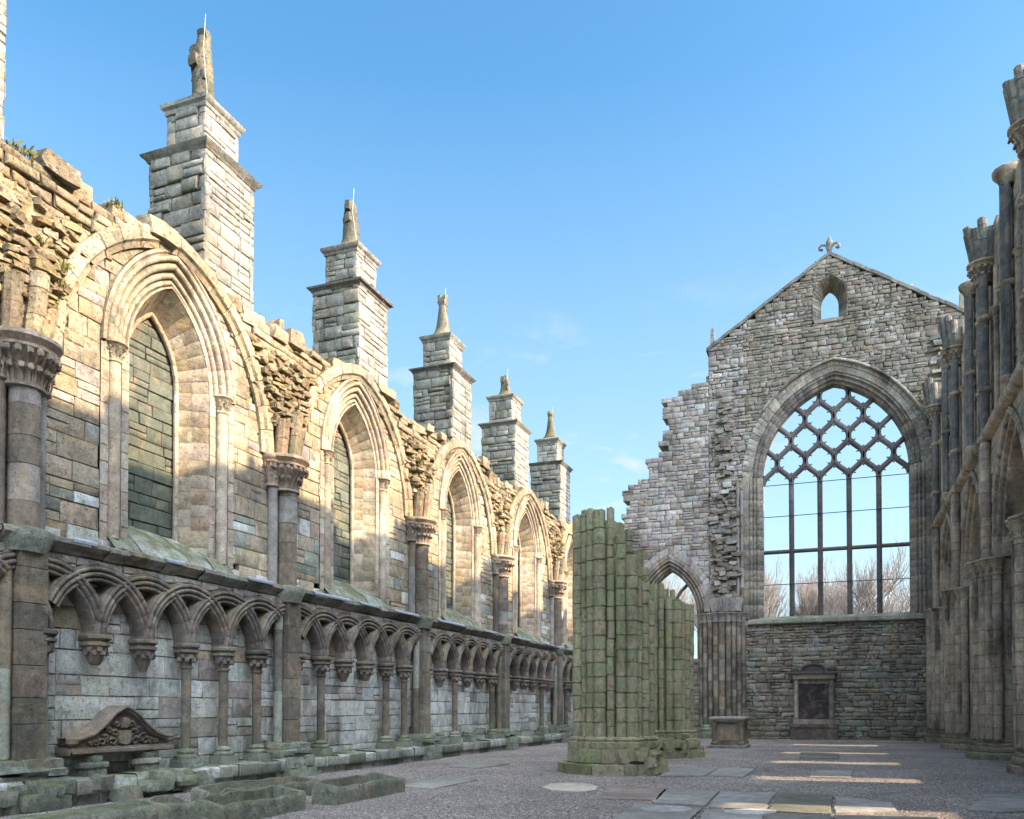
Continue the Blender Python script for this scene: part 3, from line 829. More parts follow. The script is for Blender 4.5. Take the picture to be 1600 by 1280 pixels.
# raking copings
mb = MB()
for s in (-1, 1):
    n = 15
    for i in range(n):
        a, b = i / n, (i + 1) / n + .012
        q = []
        for tt in (a, b):
            uu = -.05 + s * 6.15 * (1 - tt); vv = 20.6 + 6.15 * tt * .655
            q.append((uu, vv))
        lift = U(0, .05); wf = .06 + U(-.03, .04)
        vs = [FE(q[0][0], q[0][1] - .12 + lift, wf), FE(q[1][0], q[1][1] - .12 + lift, wf), FE(q[1][0], q[1][1] + .06 + lift, wf), FE(q[0][0], q[0][1] + .06 + lift, wf)]
        vs += [(x, y + 1.2, z) for x, y, z in vs]
        mb.add(vs, [(0, 1, 2, 3), (3, 2, 6, 7), (1, 0, 4, 5), (0, 3, 7, 4), (2, 1, 5, 6)], pick(GREY))
mb.build('raking_coping', M['tower'], endw)
# fleur-de-lis
mb = MB(); fc = (.2, .19, .165); z0 = 24.6
X0 = -.05
lathe(mb, X0, EY + .3, [(.3, z0 - .1), (.26, z0 + .06), (.12, z0 + .12), (.1, z0 + .3), (.13, z0 + .34), (.13, z0 + .42), (.1, z0 + .45), (.17, z0 + .65), (.15, z0 + .8), (.07, z0 + .98), (.01, z0 + 1.1)], 10, fc, 1, .55)
for s in (-1, 1):
    pts = [(X0 + s * x, EY + .3, z0 + z) for x, z in ((.06, .3), (.12, .5), (.24, .64), (.38, .66), (.47, .56), (.46, .42), (.38, .37), (.34, .44))]
    tube(mb, pts, .06, .075, fc, 7)
mb.build('fleur_finial', M['tomb'], endw)
for u in (-5.95, 5.95):
    mb = MB(); lathe(mb, u, EY + .5, [(.3, 20.4), (.3, 20.75), (.22, 20.8), (.17, 20.85), (.13, 21.75), (.02, 22.0)], 4, pick(GREY), rot=PI / 4)
    mb.build('obelisk', M['tower'], endw)
# great window: stone surround
wroot_mb = MB()
VPAL = [(0.309, 0.281, 0.235), (0.338, 0.309, 0.263), (0.281, 0.254, 0.216), (0.356, 0.328, 0.271), (0.263, 0.235, 0.198)]
prof = [(1.0, .0), (1.0, .03), (.8, .0), (.78, -.04), (.5, -.07), (.49, -.14)]
arch_ring(wroot_mb, FE, GW, prof, 26, VPAL, groove=.015, wj=.012)
prof = [(.49, -.12), (.45, -.1)] + roll(.39, -.14, .05) + [(.33, -.2), (.27, -.2)] + roll(.2, -.25, .06) + [(.13, -.32), (.04, -.38), (0, -.4), (0, -1.05), (1.06, -1.07)]
arch_ring(wroot_mb, FE, GW, prof, 16, [(.23, .205, .175), (.2, .18, .155), (.15, .135, .12)], groove=.012, wj=.006)
gwin = wroot_mb.build('great_window', M['endwall'], endw)
mb = MB()
jp = [(1.0, .0), (.72, .0), (.7, -.08)] + roll(.6, -.08, .06) + [(.5, -.16)] + roll(.42, -.18, .06) + [(.34, -.25)] + roll(.26, -.26, .06) + [(.16, -.34), (0, -.42), (0, -1.05), (1.05, -1.07)]
for sd in (-1, 1):
    mb = MB(); arch_ring(mb, FE, Arch(GW.cu, GW.sp, GW.hw, 4.5), jp, 0, MAUVE, jamb=6.2, jh=.36, groove=.01, wj=.006, sides=(sd,))
    mb.build('window_jamb', M['endwall'], gwin)
mb = MB()
arch_ring(mb, FE, GW, [(1.12, .0), (1.12, .16), (1.05, .2), (1.0, .18), (.98, .0)], 13, [(.36, .345, .3), (.27, .255, .22), (.16, .145, .125)], groove=.012, ok=lambda u, v: v > 16.8 or (v > 15.6 and u > 0))
mb.build('hood_mould', M['endwall'], gwin)
mb = MB()
for i in range(7):
    a = GW.cu - 4.25 + 8.5 * i / 7 + .005; b = GW.cu - 4.25 + 8.5 * (i + 1) / 7 - .005
    strip(mb, [[FE(uu, z, w) for z, w in ((5.86, .0), (5.88, .14), (5.92, .18), (6.0, .18), (6.03, .12), (6.12, .1), (6.3, -.42), (6.38, -1.08))] for uu in (a, b)], pick([(.26, .27, .22), (.3, .3, .25)]))
mb.build('sill', M['endwall'], gwin)
# tracery
TP = [(0.12, 0.105, 0.099), (0.108, 0.096, 0.093), (0.132, 0.117, 0.108)]
S = 2 * GW.hw / 5; Z0 = 13.3; AH = 1.08; TW = -.7
def bar(mb, pts, r, d, col):
    """moulded bar along points in the window plane (diamond-ended section)"""
    secs = []
    for i, p in enumerate(pts):
        a = pts[max(0, i - 1)]; b = pts[min(len(pts) - 1, i + 1)]
        tx, tz = b[0] - a[0], b[1] - a[1]; l = math.hypot(tx, tz); nx_, nz_ = -tz / l, tx / l
        secs.append([FE(p[0] + nx_ * o, p[1] + nz_ * o, TW + w) for o, w in ((r, -d * .5), (r, .0), (r * .45, d * .42), (r * .3, d * .5), (-r * .3, d * .5), (-r * .45, d * .42), (-r, 0), (-r, -d * .5), (-r * .3, -d), (r * .3, -d))])
    strip(mb, secs, col, True)
inA = Arch(GW.cu, GW.sp, GW.hw, 4.5, 0, .03)
mb = MB()
cusps = []
def branch(mb, u0, z0, sg):
    pts = []
    for i in range(17):
        t = i / 16
        tt = min(1, max(0, (t - .04) / .92)); q = .5 * tt * tt * tt * (tt * (6 * tt - 15) + 10) + .5 * tt * tt * (3 - 2 * tt); u = u0 + sg * S / 2 * (q); z = z0 + AH * t
        if inA.sd(u, z)[0] > .02: break
        pts.append((u, z))
    if len(pts) >= 2:
        bar(mb, pts, .132, .17, pick(TP, .06))
        for i in (5, 11):
            if i < len(pts) - 1:
                p = pts[i]; a = pts[i - 1]; b = pts[i + 1]
                tx, tz = b[0] - a[0], b[1] - a[1]; l = math.hypot(tx, tz)
                for q in (-1, 1):
                    # a cusp on the hollow side
                    nx_, nz_ = -tz / l * q, tx / l * q
                    dn = 1 if i == 5 else -1
                    base = [(p[0] + nx_ * .08 + tx / l * o, p[1] + nz_ * .08 + tz / l * o) for o in (-.06, .06)]
                    tip = (p[0] + nx_ * .25 + tx / l * .05 * dn, p[1] + nz_ * .25 + tz / l * .04 * dn)
                    vs = [FE(*base[0], TW + .05), FE(*base[1], TW + .05), FE(*tip, TW + .02), FE(*base[0], TW - .08), FE(*base[1], TW - .08), FE(*tip, TW - .05)]
                    mb.add(vs, [(0, 1, 2), (5, 4, 3), (0, 2, 5, 3), (2, 1, 4, 5)], pick(TP, .06))
for row in range(5):
    z = Z0 + AH * row
    for i in range(-1, 7):
        u = GW.cu - GW.hw + S * (i + (.5 if row % 2 else 0))
        if abs(u - GW.cu) > GW.hw + .02: continue
        for sg in (-1, 1): branch(mb, u, z, sg)
mb.build('tracery', M['tracery'], gwin)
for i in range(1, 5):
    u = GW.cu - GW.hw + S * i
    mb = MB(); z = 6.32
    while z < Z0 - .05:
        h = min(U(.7, 1.1), Z0 + .05 - z); h = h if z + h < Z0 - .4 else Z0 + .05 - z
        bar(mb, [(u, z), (u, z + .01), (u, z + h - .01), (u, z + h)], .13, .17, pick(TP, .07)); z += h
    mb.build('mullion', M['tracery'], gwin)
mb = MB(); bar(mb, [(GW.cu - GW.hw, 9.72), (GW.cu, 9.72), (GW.cu + GW.hw, 9.72)], .1, .13, pick(TP)); mb.build('transom', M['tracery'], gwin)
for z in (13.2, 11.55, 8.0):
    mb = MB(); tube(mb, [FE(GW.cu - GW.hw, z, TW + .1), FE(GW.cu + GW.hw, z, TW + .1)], .02, .02, (.1, .1, .1), 6); mb.build('glazing_bar', M['iron'], gwin)
# gable lancet
mb = MB()
arch_ring(mb, FE, GL, [(.42, .02), (.4, .03), (.0, -.55), (0, -1.08), (.5, -1.09)], 9, MAUVE, groove=.03, jamb=21.3, jh=.2, wj=.02)
obox(mb, FE, GL.cu - .6, GL.cu + .6, 21.12, 21.3, -1.05, .03, pick(MAUVE))
mb.build('gable_lancet', M['endwall'], endw)
# aisle end window
mb = MB()
prof = [(.74, .02), (.7, .06), (.55, .04)] + roll(.47, -.02, .06) + [(.39, -.1)] + roll(.31, -.12, .06) + [(.23, -.2)] + roll(.14, -.24, .06) + [(.06, -.32), (0, -.35), (0, -1.05), (.8, -1.07)]
arch_ring(mb, FE, AW, prof, 12, MAUVE + PALE, groove=.015, jamb=4.2, jh=.35, wj=.01)
aw = mb.build('aisle_window', M['endwall'], endw)
mb = MB()
arch_ring(mb, FE, AW, [(1.1, .02), (1.08, .05), (.76, .04), (.74, .02)], 16, PALE, groove=.02, wj=.02)
mb.build('relieving_arch', M['endwall'], aw)
mb = MB(); TWs = TW; 
bar(mb, [(AW.cu, 4.2), (AW.cu, 5.5), (AW.cu, 6.9)], .09, .13, pick(TP))
for s in (-1, 1):
    bar(mb, [(AW.cu, 6.9), (AW.cu + s * .12, 7.3), (AW.cu + s * .5, 7.9), (AW.cu + s * .95, 8.35)], .09, .13, pick(TP))
mb.build('tracery', M['tracery'], aw)
mb = MB(); obox(mb, FE, AW.cu - 2.1, AW.cu + 2.1, 4.0, 4.18, -1.05, .12, pick(GREY)); mb.build('sill', M['endwall'], aw)
# clustered respond between aisle and nave
mb = MB()
for z, h in ((6.5, .7),):
    for i in range(6): rock(mb, FE(-6.15 + i * .32, 6.95, .28), (.34, .4, .7), pick(PALE), 0, 0, .1, .2)
resp = mb.build('clustered_respond', M['endwall'], endw); J = beds(.7, 6.2, .32, .48)
for (u, w, r) in ((-6.55, .06, .12), (-6.3, .2, .13), (-6.03, .32, .13), (-5.74, .42, .15), (-5.42, .46, .17), (-5.1, .42, .14), (-4.84, .32, .13), (-4.6, .18, .13), (-4.38, .05, .12)):
    m2 = MB(); x, y, _ = FE(u, 0, w); shaft(m2, x, y, .7, 6.15, r, MAUVE + BROWN, drum=.42, n=10, joints=J); m2.build('respond_shaft', M['south'], resp)
    m2 = MB(); leaf_cap(m2, x, y, 6.1, 6.55, r, r * 1.7, PALE, n=10, rows=1); m2.build('respond_capital', M['endwall'], resp)
m2 = MB()
for u, w in ((-6.2, .25), (-5.42, .4), (-4.65, .25)):
    x, y, _ = FE(u, 0, w); lathe(m2, x, y, [(.5, -.05), (.5, .3), (.42, .34), (.44, .5), (.36, .55), (.36, .68), (.3, .72)], 8, pick(GREENISH), rot=PI / 8, jr=.02)
m2.build('respond_base', M['plinth'], resp)
mb = MB()
obox(mb, FE, -5.6, -4.9, 7.1, 18.6, -.3, -.02, pick(MAUVE)); obox(mb, FE, -5.95, -4.6, 7.1, 12.2, -.31, -.03, pick(MAUVE))
for _ in range(190):
    v = U(7.2, 12.2) if U(0, 1) < .75 else U(12, 18.5)
    u = -5.25 + U(-.65, .6) * (1 if v < 12 else .55)
    rock(mb, FE(u, v, -.02 + U(-.05, .16) * (1.2 if v < 10 else .6)), (U(.25, .6), U(.25, .5), U(.1, .28)), pick(PALE + MAUVE), U(-.3, .3), U(-.2, .2), .18, .15)
mb.build('broken_springing', M['rubble'], endw, sharp=45)
mb = MB()
obox(mb, FE, 4.62, 5.6, 11.9, 19.6, -.3, -.02, pick(MAUVE))
for _ in range(70):
    v = U(12, 19.5); u = 4.95 + U(-.35, .6)
    rock(mb, FE(u, v, -.0 + U(-.05, .1)), (U(.25, .6), U(.25, .5), U(.12, .3)), pick(PALE + GREY), U(-.3, .3), U(-.2, .2), .18, .15)
mb.build('broken_springing', M['rubble'], endw, sharp=45)
# narrow shafts beside the window
for u in (-4.62, 4.78):
    for q, zt in ((0, 13.4), (.2, 12.9)):
        mb = MB(); x, y, _ = FE(u + (q if u < 0 else -q), 0, .08); shaft(mb, x, y, 6.0 if u > 0 else 7.0, zt, .085, MAUVE + PALE, drum=.5, n=10); mb.build('wall_shaft', M['endwall'], endw)

# ---- wall memorial
mem = empty('wall_memorial', (-.95, EY - .25, 0), 'dark weathered wall monument with curved top and inscription panel under the great window', 'memorial')
FMm = Frame((-.95, EY, 0), (1, 0, 0), (0, -1, 0)); MC = [(.1, .09, .085), (.12, .105, .095), (.09, .08, .078)]
SANDM = [(.3, .26, .2), (.27, .23, .185)]
mb = MB(); obox(mb, FMm, -1.12, 1.12, 0, .62, 0, .55, pick(MC)); obox(mb, FMm, -1.16, 1.16, .62, .78, 0, .6, pick(MC)); mb.build('plinth', M['tomb'], mem)
mb = MB(); obox(mb, FMm, -.98, .98, .78, 1.02, 0, .4, pick(SANDM)); mb.build('lower_rail', M['tomb'], mem)
mb = MB(); obox(mb, FMm, -.72, .72, 1.02, 3.05, 0, .24, (.055, .048, .052))
mb.build('inscription_panel', M['tomb'], mem)
mb = MB(); obox(mb, FMm, -.72, .72, 2.8, 3.05, .243, .262, pick(SANDM)); mb.build('panel_head', M['tomb'], mem)
for s in (-1, 1):
    mb = MB(); obox(mb, FMm, min(s * .72, s * .95), max(s * .72, s * .95), 1.02, 3.05, 0, .36, (.2, .175, .145)); obox(mb, FMm, min(s * .78, s * .89), max(s * .78, s * .89), 1.1, 2.95, .36, .39, pick(SANDM)); mb.build('pilaster', M['tomb'], mem)
mb = MB(); obox(mb, FMm, -1.0, 1.0, 3.05, 3.32, 0, .4, pick(SANDM)); obox(mb, FMm, -1.14, 1.14, 3.32, 3.42, 0, .52, pick(MC)); mb.build('entablature', M['tomb'], mem)
mb = MB(); n = 14
arc = [(-.66 + 1.32 * i / n, 3.42 + .42 * math.sqrt(max(0, 1 - (2 * i / n - 1) ** 2))) for i in range(n + 1)]
mb.add([FMm(u, v, .42) for u, v in arc], [tuple(range(n, -1, -1))], pick(MC))
strip(mb, [[FMm(u, v, w) for w in (.5, 0)] for u, v in arc], pick(MC))
strip(mb, [[FMm(u, v, .5), FMm(u * .86, 3.42 + (v - 3.42) * .82, .5), FMm(u * .86, 3.42 + (v - 3.42) * .82, .42)] for u, v in arc], pick(MC))
mb.build('segmental_pediment', M['tomb'], mem)
for s in (-1, 1):
    mb = MB(); rock(mb, FMm(s * .9, 3.54, .26), (.34, .34, .26), pick(MC), 0, 0, .06, .75); mb.build('scroll', M['tomb'], mem)

# ================================================================== SOUTH (RIGHT) WALL
south = empty('arcade_wall', (SX, 25, 0), 'tall roofless nave arcade wall on the right with clustered shafts and pointed arches', 'wall')
arcs = [Arch((PY[k] + PY[k + 1]) / 2, 6.2, 2.2, 3.3, -1) for k in range(0, 7)]
arcs.insert(0, Arch(PY[0] - 3.465, 6.2, 2.2, 3.3, -1))
oS = [Arch(a.cu, a.sp, a.hw, 3.3, -1, .55) for a in arcs]
near = 19.5
mb = MB()
courses(mb, FS, near, 47.2, .3, 10.3, (.28, .42), (.4, .8), SOUTH, arches=oS, gap=.007, jitter=.01, dep=1.1)
courses(mb, FS, -8, near, .0, 10.3, (.8, 1.0), (1.2, 1.8), SOUTH, arches=oS, gap=.01, dep=1.1)
mb.build('arcade_walling', M['south'], south)
STOP = [(-8, 16.8), (7.5, 17.0), (9, 17.6), (10.5, 17.5), (11.5, 17.0), (13, 17.4), (14.5, 16.7), (16.5, 17.5), (18, 16.9), (20, 17.2), (23, 16.9), (25, 16.5), (26.2, 16.6), (27.1, 17.0), (28.2, 16.4), (29.6, 16.7), (30.6, 16.8), (32, 16.2), (33.2, 16.4), (34, 16.9), (35, 16.2), (36.5, 16.3), (37.5, 16.7), (39, 16.0), (41, 16.6), (43, 15.9), (45, 16.6), (47.2, 16.8)]
mb = MB()
sk = lambda u, v: v < pw(STOP, u) + .1 * math.sin(u * 7)
courses(mb, FS, near, 47.2, 10.3, 17.5, (.28, .42), (.4, .8), SOUTH, keep=sk, w=-.12, gap=.007, jitter=.012, dep=.75, back=True)
courses(mb, FS, -8, near, 10.3, 17.5, (.6, .9), (.7, 1.4), SOUTH, keep=sk, w=-.12, gap=.01, jitter=.02, dep=.75, back=True)
mb.build('clerestory_walling', M['south'], south)
mb = MB(); u = near
SSP = [(10.05, .0), (10.12, .2), (10.2, .26), (10.34, .26), (10.4, .2), (10.55, -.1)]
while u < 45.3:
    L = U(.6, 1.2); b = min(u + L, 45.3); dw = U(-.02, .02)
    strip(mb, [[FS(uu, z, w + dw - q) for z, w in SSP] for uu, q in ((u, .02), (u + .012, 0), (b - .012, 0), (b, .02))], pick(SOUTH)); u = b
mb.build('string_course', M['south'], south)
for A in arcs:
    if A.cu < 18: continue
    mb = MB()
    prof = [(.55, .0), (.55, .06), (.5, .08)] + roll(.42, .04, .07) + [(.33, -.03)] + roll(.26, -.06, .07) + [(.17, -.14)] + roll(.09, -.2, .07) + [(.0, -.3), (0, -.75)]
    arch_ring(mb, FS, A, prof, 14, SOUTH, groove=.014, wj=.008)
    mb.build('arcade_arch', M['south'], south)
PS = PY
for k in range(0, 8):
    P = PS[k]
    if P > 45: P = 44.35
    mb = MB()
    # core of the pier: octagonal drums
    z = .6
    while z < 6.2:
        h = U(.4, .6); h = h if z + h < 5.9 else 6.2 - z
        lathe(mb, SX + .5, P, [(.98, z), (1.0, z + .012), (1.0, z + h - .012), (.98, z + h)], 8, pick(SOUTH), .75, 1.05, PI / 8); z += h
    pr = mb.build('arcade_pier', M['south'], south)
    vis = P > 15; J = beds(.62, 10.2, .3, .44)
    for (du, w, r) in ((-1.02, .0, .13), (-.8, .17, .15), (-.52, .31, .14), (.52, .31, .14), (.8, .17, .15), (1.02, .0, .13)):
        if not vis: continue
        m2 = MB(); x, y, _ = FS(P + du, 0, w); shaft(m2, x, y, .62, 5.75, r, SOUTH, drum=.36, n=12, gr=.016, sj=.008, joints=J); m2.build('pier_shaft', M['south'], pr)
        m2 = MB(); leaf_cap(m2, x, y, 5.72, 6.22, r, r * 1.75, SOUTH, n=10, rows=1); m2.build('pier_capital', M['south'], pr)
    if vis:
        for du, w in ((-.18, .44), (.18, .44)):
            m2 = MB(); x, y, _ = FS(P + du, 0, w); shaft(m2, x, y, .62, 5.75, .155, SOUTH, drum=.36, n=12, gr=.016, sj=.008, joints=J); m2.build('pier_shaft', M['south'], pr)
            m2 = MB(); leaf_cap(m2, x, y, 5.72, 6.22, .155, .27, SOUTH, n=10, rows=1); m2.build('pier_capital', M['south'], pr)
            m2 = MB(); x, y, _ = FS(P + du, 0, .14); shaft(m2, x, y, 6.1, 10.0, .155, SOUTH, drum=.4, n=12, gr=.016, sj=.008, joints=J)
            shaft(m2, x, y, 10.0, 15.5, .14, [(.17, .165, .16), (.2, .19, .18)], drum=1.3, n=12, gr=.006)
            for z in (10.15, 11.7, 14.0): lathe(m2, x, y, [(.14, z - .1), (.21, z - .05), (.21, z + .04), (.14, z + .09)], 12, pick(SOUTH))
            m2.build('vault_shaft', M['south'], pr)
        m2 = MB(); x, y, _ = FS(P, 0, .12); leaf_cap(m2, x, y, 15.2, 15.85, .22, .45, SOUTH, n=14)
        m2.build('vault_capital', M['south'], pr)
        m2 = MB()
        for i in range(7):
            a = PI / 2 + PI * i / 6
            shaft(m2, x + .24 * math.cos(a), y + .3 * math.sin(a), 15.83, 16.95 + U(-.15, .15), .14, GREY, drum=.5, n=8, lean=(.12 * math.cos(a) - .08, .14 * math.sin(a)))
        lathe(m2, x + .15, y, [(.36, 15.8), (.42, 16.85)], 10, pick(GREY))
        m2.build('vault_springer', M['tower'], pr)
        m2 = MB()
        for z0, z1, gq in ((-.05, .22, .3), (.22, .4, .2), (.4, .52, .12), (.52, .66, .06)):
            lathe(m2, SX + .5, P, [(1.0 + gq - .02, z0), (1.0 + gq, z0 + .03), (1.0 + gq, z1 - .03), (1.0 + gq - .04, z1)], 10, pick(SOUTH), .98, 1.12, PI / 10, jr=.01)
        m2.build('pier_base', M['plinth'], pr)
# mid-bay fluted clerestory shafts
for A in arcs:
    if A.cu < 18: continue
    mb = MB(); x, y, _ = FS(A.cu, 0, .0)
    for du, w, r in ((-.13, .02, .085), (0, .1, .1), (.13, .02, .085)):
        xx, yy, _ = FS(A.cu + du, 0, w + .02); shaft(mb, xx, yy, 10.9, 16.5, r, [(.16, .16, .155), (.2, .19, .18)], drum=1.2, n=8, gr=.008)
    lathe(mb, x, y, [(.1, 10.5), (.24, 10.75), (.26, 10.85), (.2, 10.95)], 10, pick(SOUTH)); lathe(mb, x, y, [(.2, 13.45), (.26, 13.5), (.26, 13.58), (.2, 13.63)], 10, pick(SOUTH))
    lathe(mb, x, y, [(.2, 16.35), (.26, 16.5), (.36, 16.62), (.4, 16.68), (.4, 16.78), (.3, 16.84)], 12, pick(SOUTH))
    mb.build('clerestory_shaft', M['south'], south)
    for s in (-1, 1):
        for q in (1.25, 2.3):
            mb = MB(); x, y, _ = FS(A.cu + s * q, 0, -.06); shaft(mb, x, y, 10.5, 13.6, .09, SOUTH, drum=.6, n=10)
            leaf_cap(mb, x, y, 13.55, 13.9, .09, .18, SOUTH, n=8, rows=1); shaft(mb, x, y, 13.9, 15.2, .08, SOUTH, drum=.5, n=8)
            mb.build('triforium_shaft', M['south'], south)

# south aisle outer wall with narrow lancets, and its roof: the sun comes in here
aisle = empty('south_aisle', (12.3, 20, 0), 'outer aisle wall beyond the right arcade with narrow lancet windows, out of view', 'wall')
SUN_AZ, SUN_EL = R(3), R(31)
slits = [14.7, 21.0, 27.2, 32.9, 39.6]
mb = MB(); seg = [-12] + [v for s in slits for v in (s - .55, s + .55)] + [48]
for i in range(0, len(seg), 2): box(mb, 12, 12.6, seg[i], seg[i + 1], 0, 10.3, pick(SOUTH), .02)
for s in slits:
    box(mb, 12, 12.6, s - .55, s + .55, 0, 6.2, pick(SOUTH), .02); box(mb, 12, 12.6, s - .55, s + .55, 8.6, 10.3, pick(SOUTH), .02)
mb.build('outer_wall', M['south'], aisle)
mb = MB(); box(mb, 5.9, 12.8, -12, 48, 10.32, 10.7, (.2, .18, .16)); mb.build('aisle_roof', M['south'], aisle)

# ================================================================== FREE-STANDING GREEN PIERS
def green_pier(cx, cy, hfun, label):
    mb = MB()
    t = empty('ruined_pier', (cx, cy, 0), label, 'pier', 'green stumps of the north arcade')
    zl = hfun(0) - .1; zt = hfun(PI) - .12
    for (ox, rad, za, zb) in ((0, .68, .82, zl), (-.28, .44, zl, zt)):
        z = za
        while z < zb - .1:
            hh = min(U(.34, .5), zb - z)
            lathe(mb, cx + ox, cy, [(rad - .015, z), (rad, z + .014), (rad, z + hh - .014), (rad - .015, z + hh)], 12, pick(GREEN), rot=.2); z += hh
    for _ in range(14): rock(mb, (cx + U(-.1, .5), cy + U(-.5, .5), zl + U(.0, .12)), (U(.25, .5), U(.25, .5), U(.15, .3)), pick(GREEN), U(0, 3), 0, .15, .2)
    # stepped broken right-hand side is formed by shorter shafts
    mb.build('pier_core', M['pier'], t)
    n = 21; J = beds(.85, 7, .3, .46)
    for i in range(n):
        a = 2 * PI * i / n + .1
        r = (.155, .095, .125)[i % 3]; rr = .84 + (.05, -.01, .01)[i % 3]
        m2 = MB(); z1 = hfun(a) + U(-.06, .08)
        shaft(m2, cx + rr * math.cos(a), cy + rr * math.sin(a), .85, z1, r, GREEN, drum=.36, n=14, gr=.018, sj=.01, joints=J if i % 4 else None)
        m2.build('pier_shaft', M['pier'], t)
        m2 = MB(); x, y = cx + (rr + .02) * math.cos(a), cy + (rr + .02) * math.sin(a)
        lathe(m2, x, y, [(r + .09, .62), (r + .1, .7), (r + .1, .76), (r + .05, .79), (r + .07, .83), (r + .05, .88), (r, .9)], 12, pick(GREEN)); m2.build('shaft_base', M['pier'], t)
    m2 = MB()
    for z0, z1, rad, m in ((-.05, .28, 1.32, 11), (.28, .62, 1.14, 12)):
        for i in range(m):
            a = 2 * PI * (i + .5) / m
            rock(m2, (cx + rad * .72 * math.cos(a), cy + rad * .72 * math.sin(a), (z0 + z1) / 2), (rad * .58, 2 * rad * math.tan(PI / m) * .99, z1 - z0), pick(GREEN), a, 0, .035, .05)
        lathe(m2, cx, cy, [(rad * .8, z0), (rad * .8, z1 - .02)], 12, pick(GREEN))
    for _ in range(10):
        a = U(-1.2, .2)
        rock(m2, (cx + U(1.0, 1.3) * math.cos(a), cy + U(1.0, 1.3) * math.sin(a), U(.1, .6)), (U(.2, .45), U(.2, .4), U(.15, .35)), pick(GREEN), U(0, 3), 0, .2, .3)
    m2.build('stepped_base', M['pier'], t)
def h1(a):
    x = math.cos(a)
    return 6.45 if x < .15 else (6.45 - (x - .15) / .85 * 1.75)
def h2(a):
    x = math.cos(a)
    return 5.55 if x < .45 else 5.0
green_pier(-5.2, 20.9, h1, 'nearer green algae-covered stump of a clustered stone pier, its top stepping down to the right')
green_pier(-5.3, 27.9, h2, 'farther and lower green clustered pier stump, half hidden behind the taller one')

# ================================================================== TABLE TOMB
tx, ty = -3.95, 35.3
tomb = empty('table_tomb', (tx, ty, 0), 'brown stone chest tomb with moulded top slab on the gravel before the end wall', 'tomb')
TB = [(.17, .14, .105), (.2, .165, .125), (.15, .125, .1)]
mb = MB(); box(mb, tx - .72, tx + .72, ty - .95, ty + .95, -.04, .12, pick(GREY), .03); mb.build('base_slab', M['tomb'], tomb)
mb = MB(); box(mb, tx - .52, tx + .52, ty - .78, ty + .78, .12, 1.02, pick(TB)); 
for s in (-1, 1): box(mb, tx + s * .525 - .02, tx + s * .525 + .02, ty - .5, ty + .5, .3, .9, pick(TB))
box(mb, tx - .3, tx + .3, ty - .805, ty - .77, .3, .9, (.23, .19, .14)); mb.build('chest', M['tomb'], tomb)
for sx in (-1, 1):
    for sy in (-1, 1):
        mb = MB(); lathe(mb, tx + sx * .52, ty + sy * .78, [(.15, .12), (.15, .22), (.1, .26), (.09, .5), (.11, .7), (.1, .86), (.15, .95), (.15, 1.02)], 10, pick(TB)); mb.build('corner_pilaster', M['tomb'], tomb)
mb = MB(); rect_mould(mb, tx, ty, .6, .86, [(-.02, 1.02), (.04, 1.06), (.04, 1.09), (.1, 1.14), (.1, 1.21), (.06, 1.24), (-.1, 1.245)], pick(GREY)); mb.build('top_slab', M['tomb'], tomb)

# ================================================================== STONE COFFINS
def coffin(cx, cy, L, Wd, H, rot, label, broken=0.0, taper=.8, lid=False, cat='stone coffin', name='stone_coffin', wall=.09):
    mb = MB(); m = Matrix.Rotation(rot, 2)
    def T(x, y, z):
        v = m @ Vector((x, y)); return (cx + v.x, cy + v.y, z)
    N = 9
    def outl(s):
        o = []
        for i in range(N):
            y = -L / 2 + L * i / (N - 1); hw = Wd / 2 * (taper + (1 - taper) * i / (N - 1)) - s
            yy = max(-L / 2 + s, min(L / 2 - s, y)); o.append((hw, yy))
        return o + [(-a, b) for a, b in o[::-1]]
    O = outl(0); I = outl(wall); n = len(O)
    jz = [H + U(-.03, .02) - (.07 if O[_][0] > 0 and not lid else 0) - (broken * U(.2, 1) if U(0, 1) < broken * 2 else 0) for _ in range(n)]
    secs = [[T(a * 1.0, b, -.04) for a, b in O], [T(a * 1.02 + U(-.012, .012), b + U(-.012, .012), H * .5) for a, b in O], [T(a + U(-.01, .01), b, jz[i] - .03) for i, (a, b) in enumerate(O)],
            [T(a - (.025 if a > 0 else -.025), b * .985, jz[i]) for i, (a, b) in enumerate(O)]]
    if not lid:
        secs += [[T(a + (.02 if a > 0 else -.02), b * 1.0, jz[i] - .005) for i, (a, b) in enumerate(I)], [T(a, b, .1) for a, b in I]]
    strip(mb, secs, pick([(.22, .22, .18), (.24, .235, .2)]), True)
    cen = len(mb.v)
    last = secs[-1]
    zc = .1 if not lid else H + .02
    for i in range(N - 1): mb.add([last[i], last[i + 1], last[n - 2 - i], last[n - 1 - i]], [(0, 1, 2, 3)], (.16, .17, .13))
    o = mb.build(name, M['coffin'], sharp=50)
    return tag(o, label, cat)
coffin(-7.95, 13.3, 2.4, .62, .36, .04, 'open mossy stone coffin farthest right in the group on the gravel')
coffin(-8.05, 10.4, 1.9, .62, .36, .03, 'open mossy stone coffin in the middle front of the group, nearest the bottom edge', .05)
coffin(-9.4, 12.3, 2.5, .62, .33, -.1, 'long open stone coffin lying at the back of the group, closest to the wall', .04)
coffin(-8.78, 10.15, 1.9, .56, .34, .02, 'broken stone coffin with a chipped hollow rim beside the flat lid', .22)
coffin(-9.1, 8.55, 2.0, .8, .26, -.05, 'flat grey stone coffin lid lying at the bottom left beside the broken coffin', 0, .7, True, 'stone slab', 'coffin_lid')

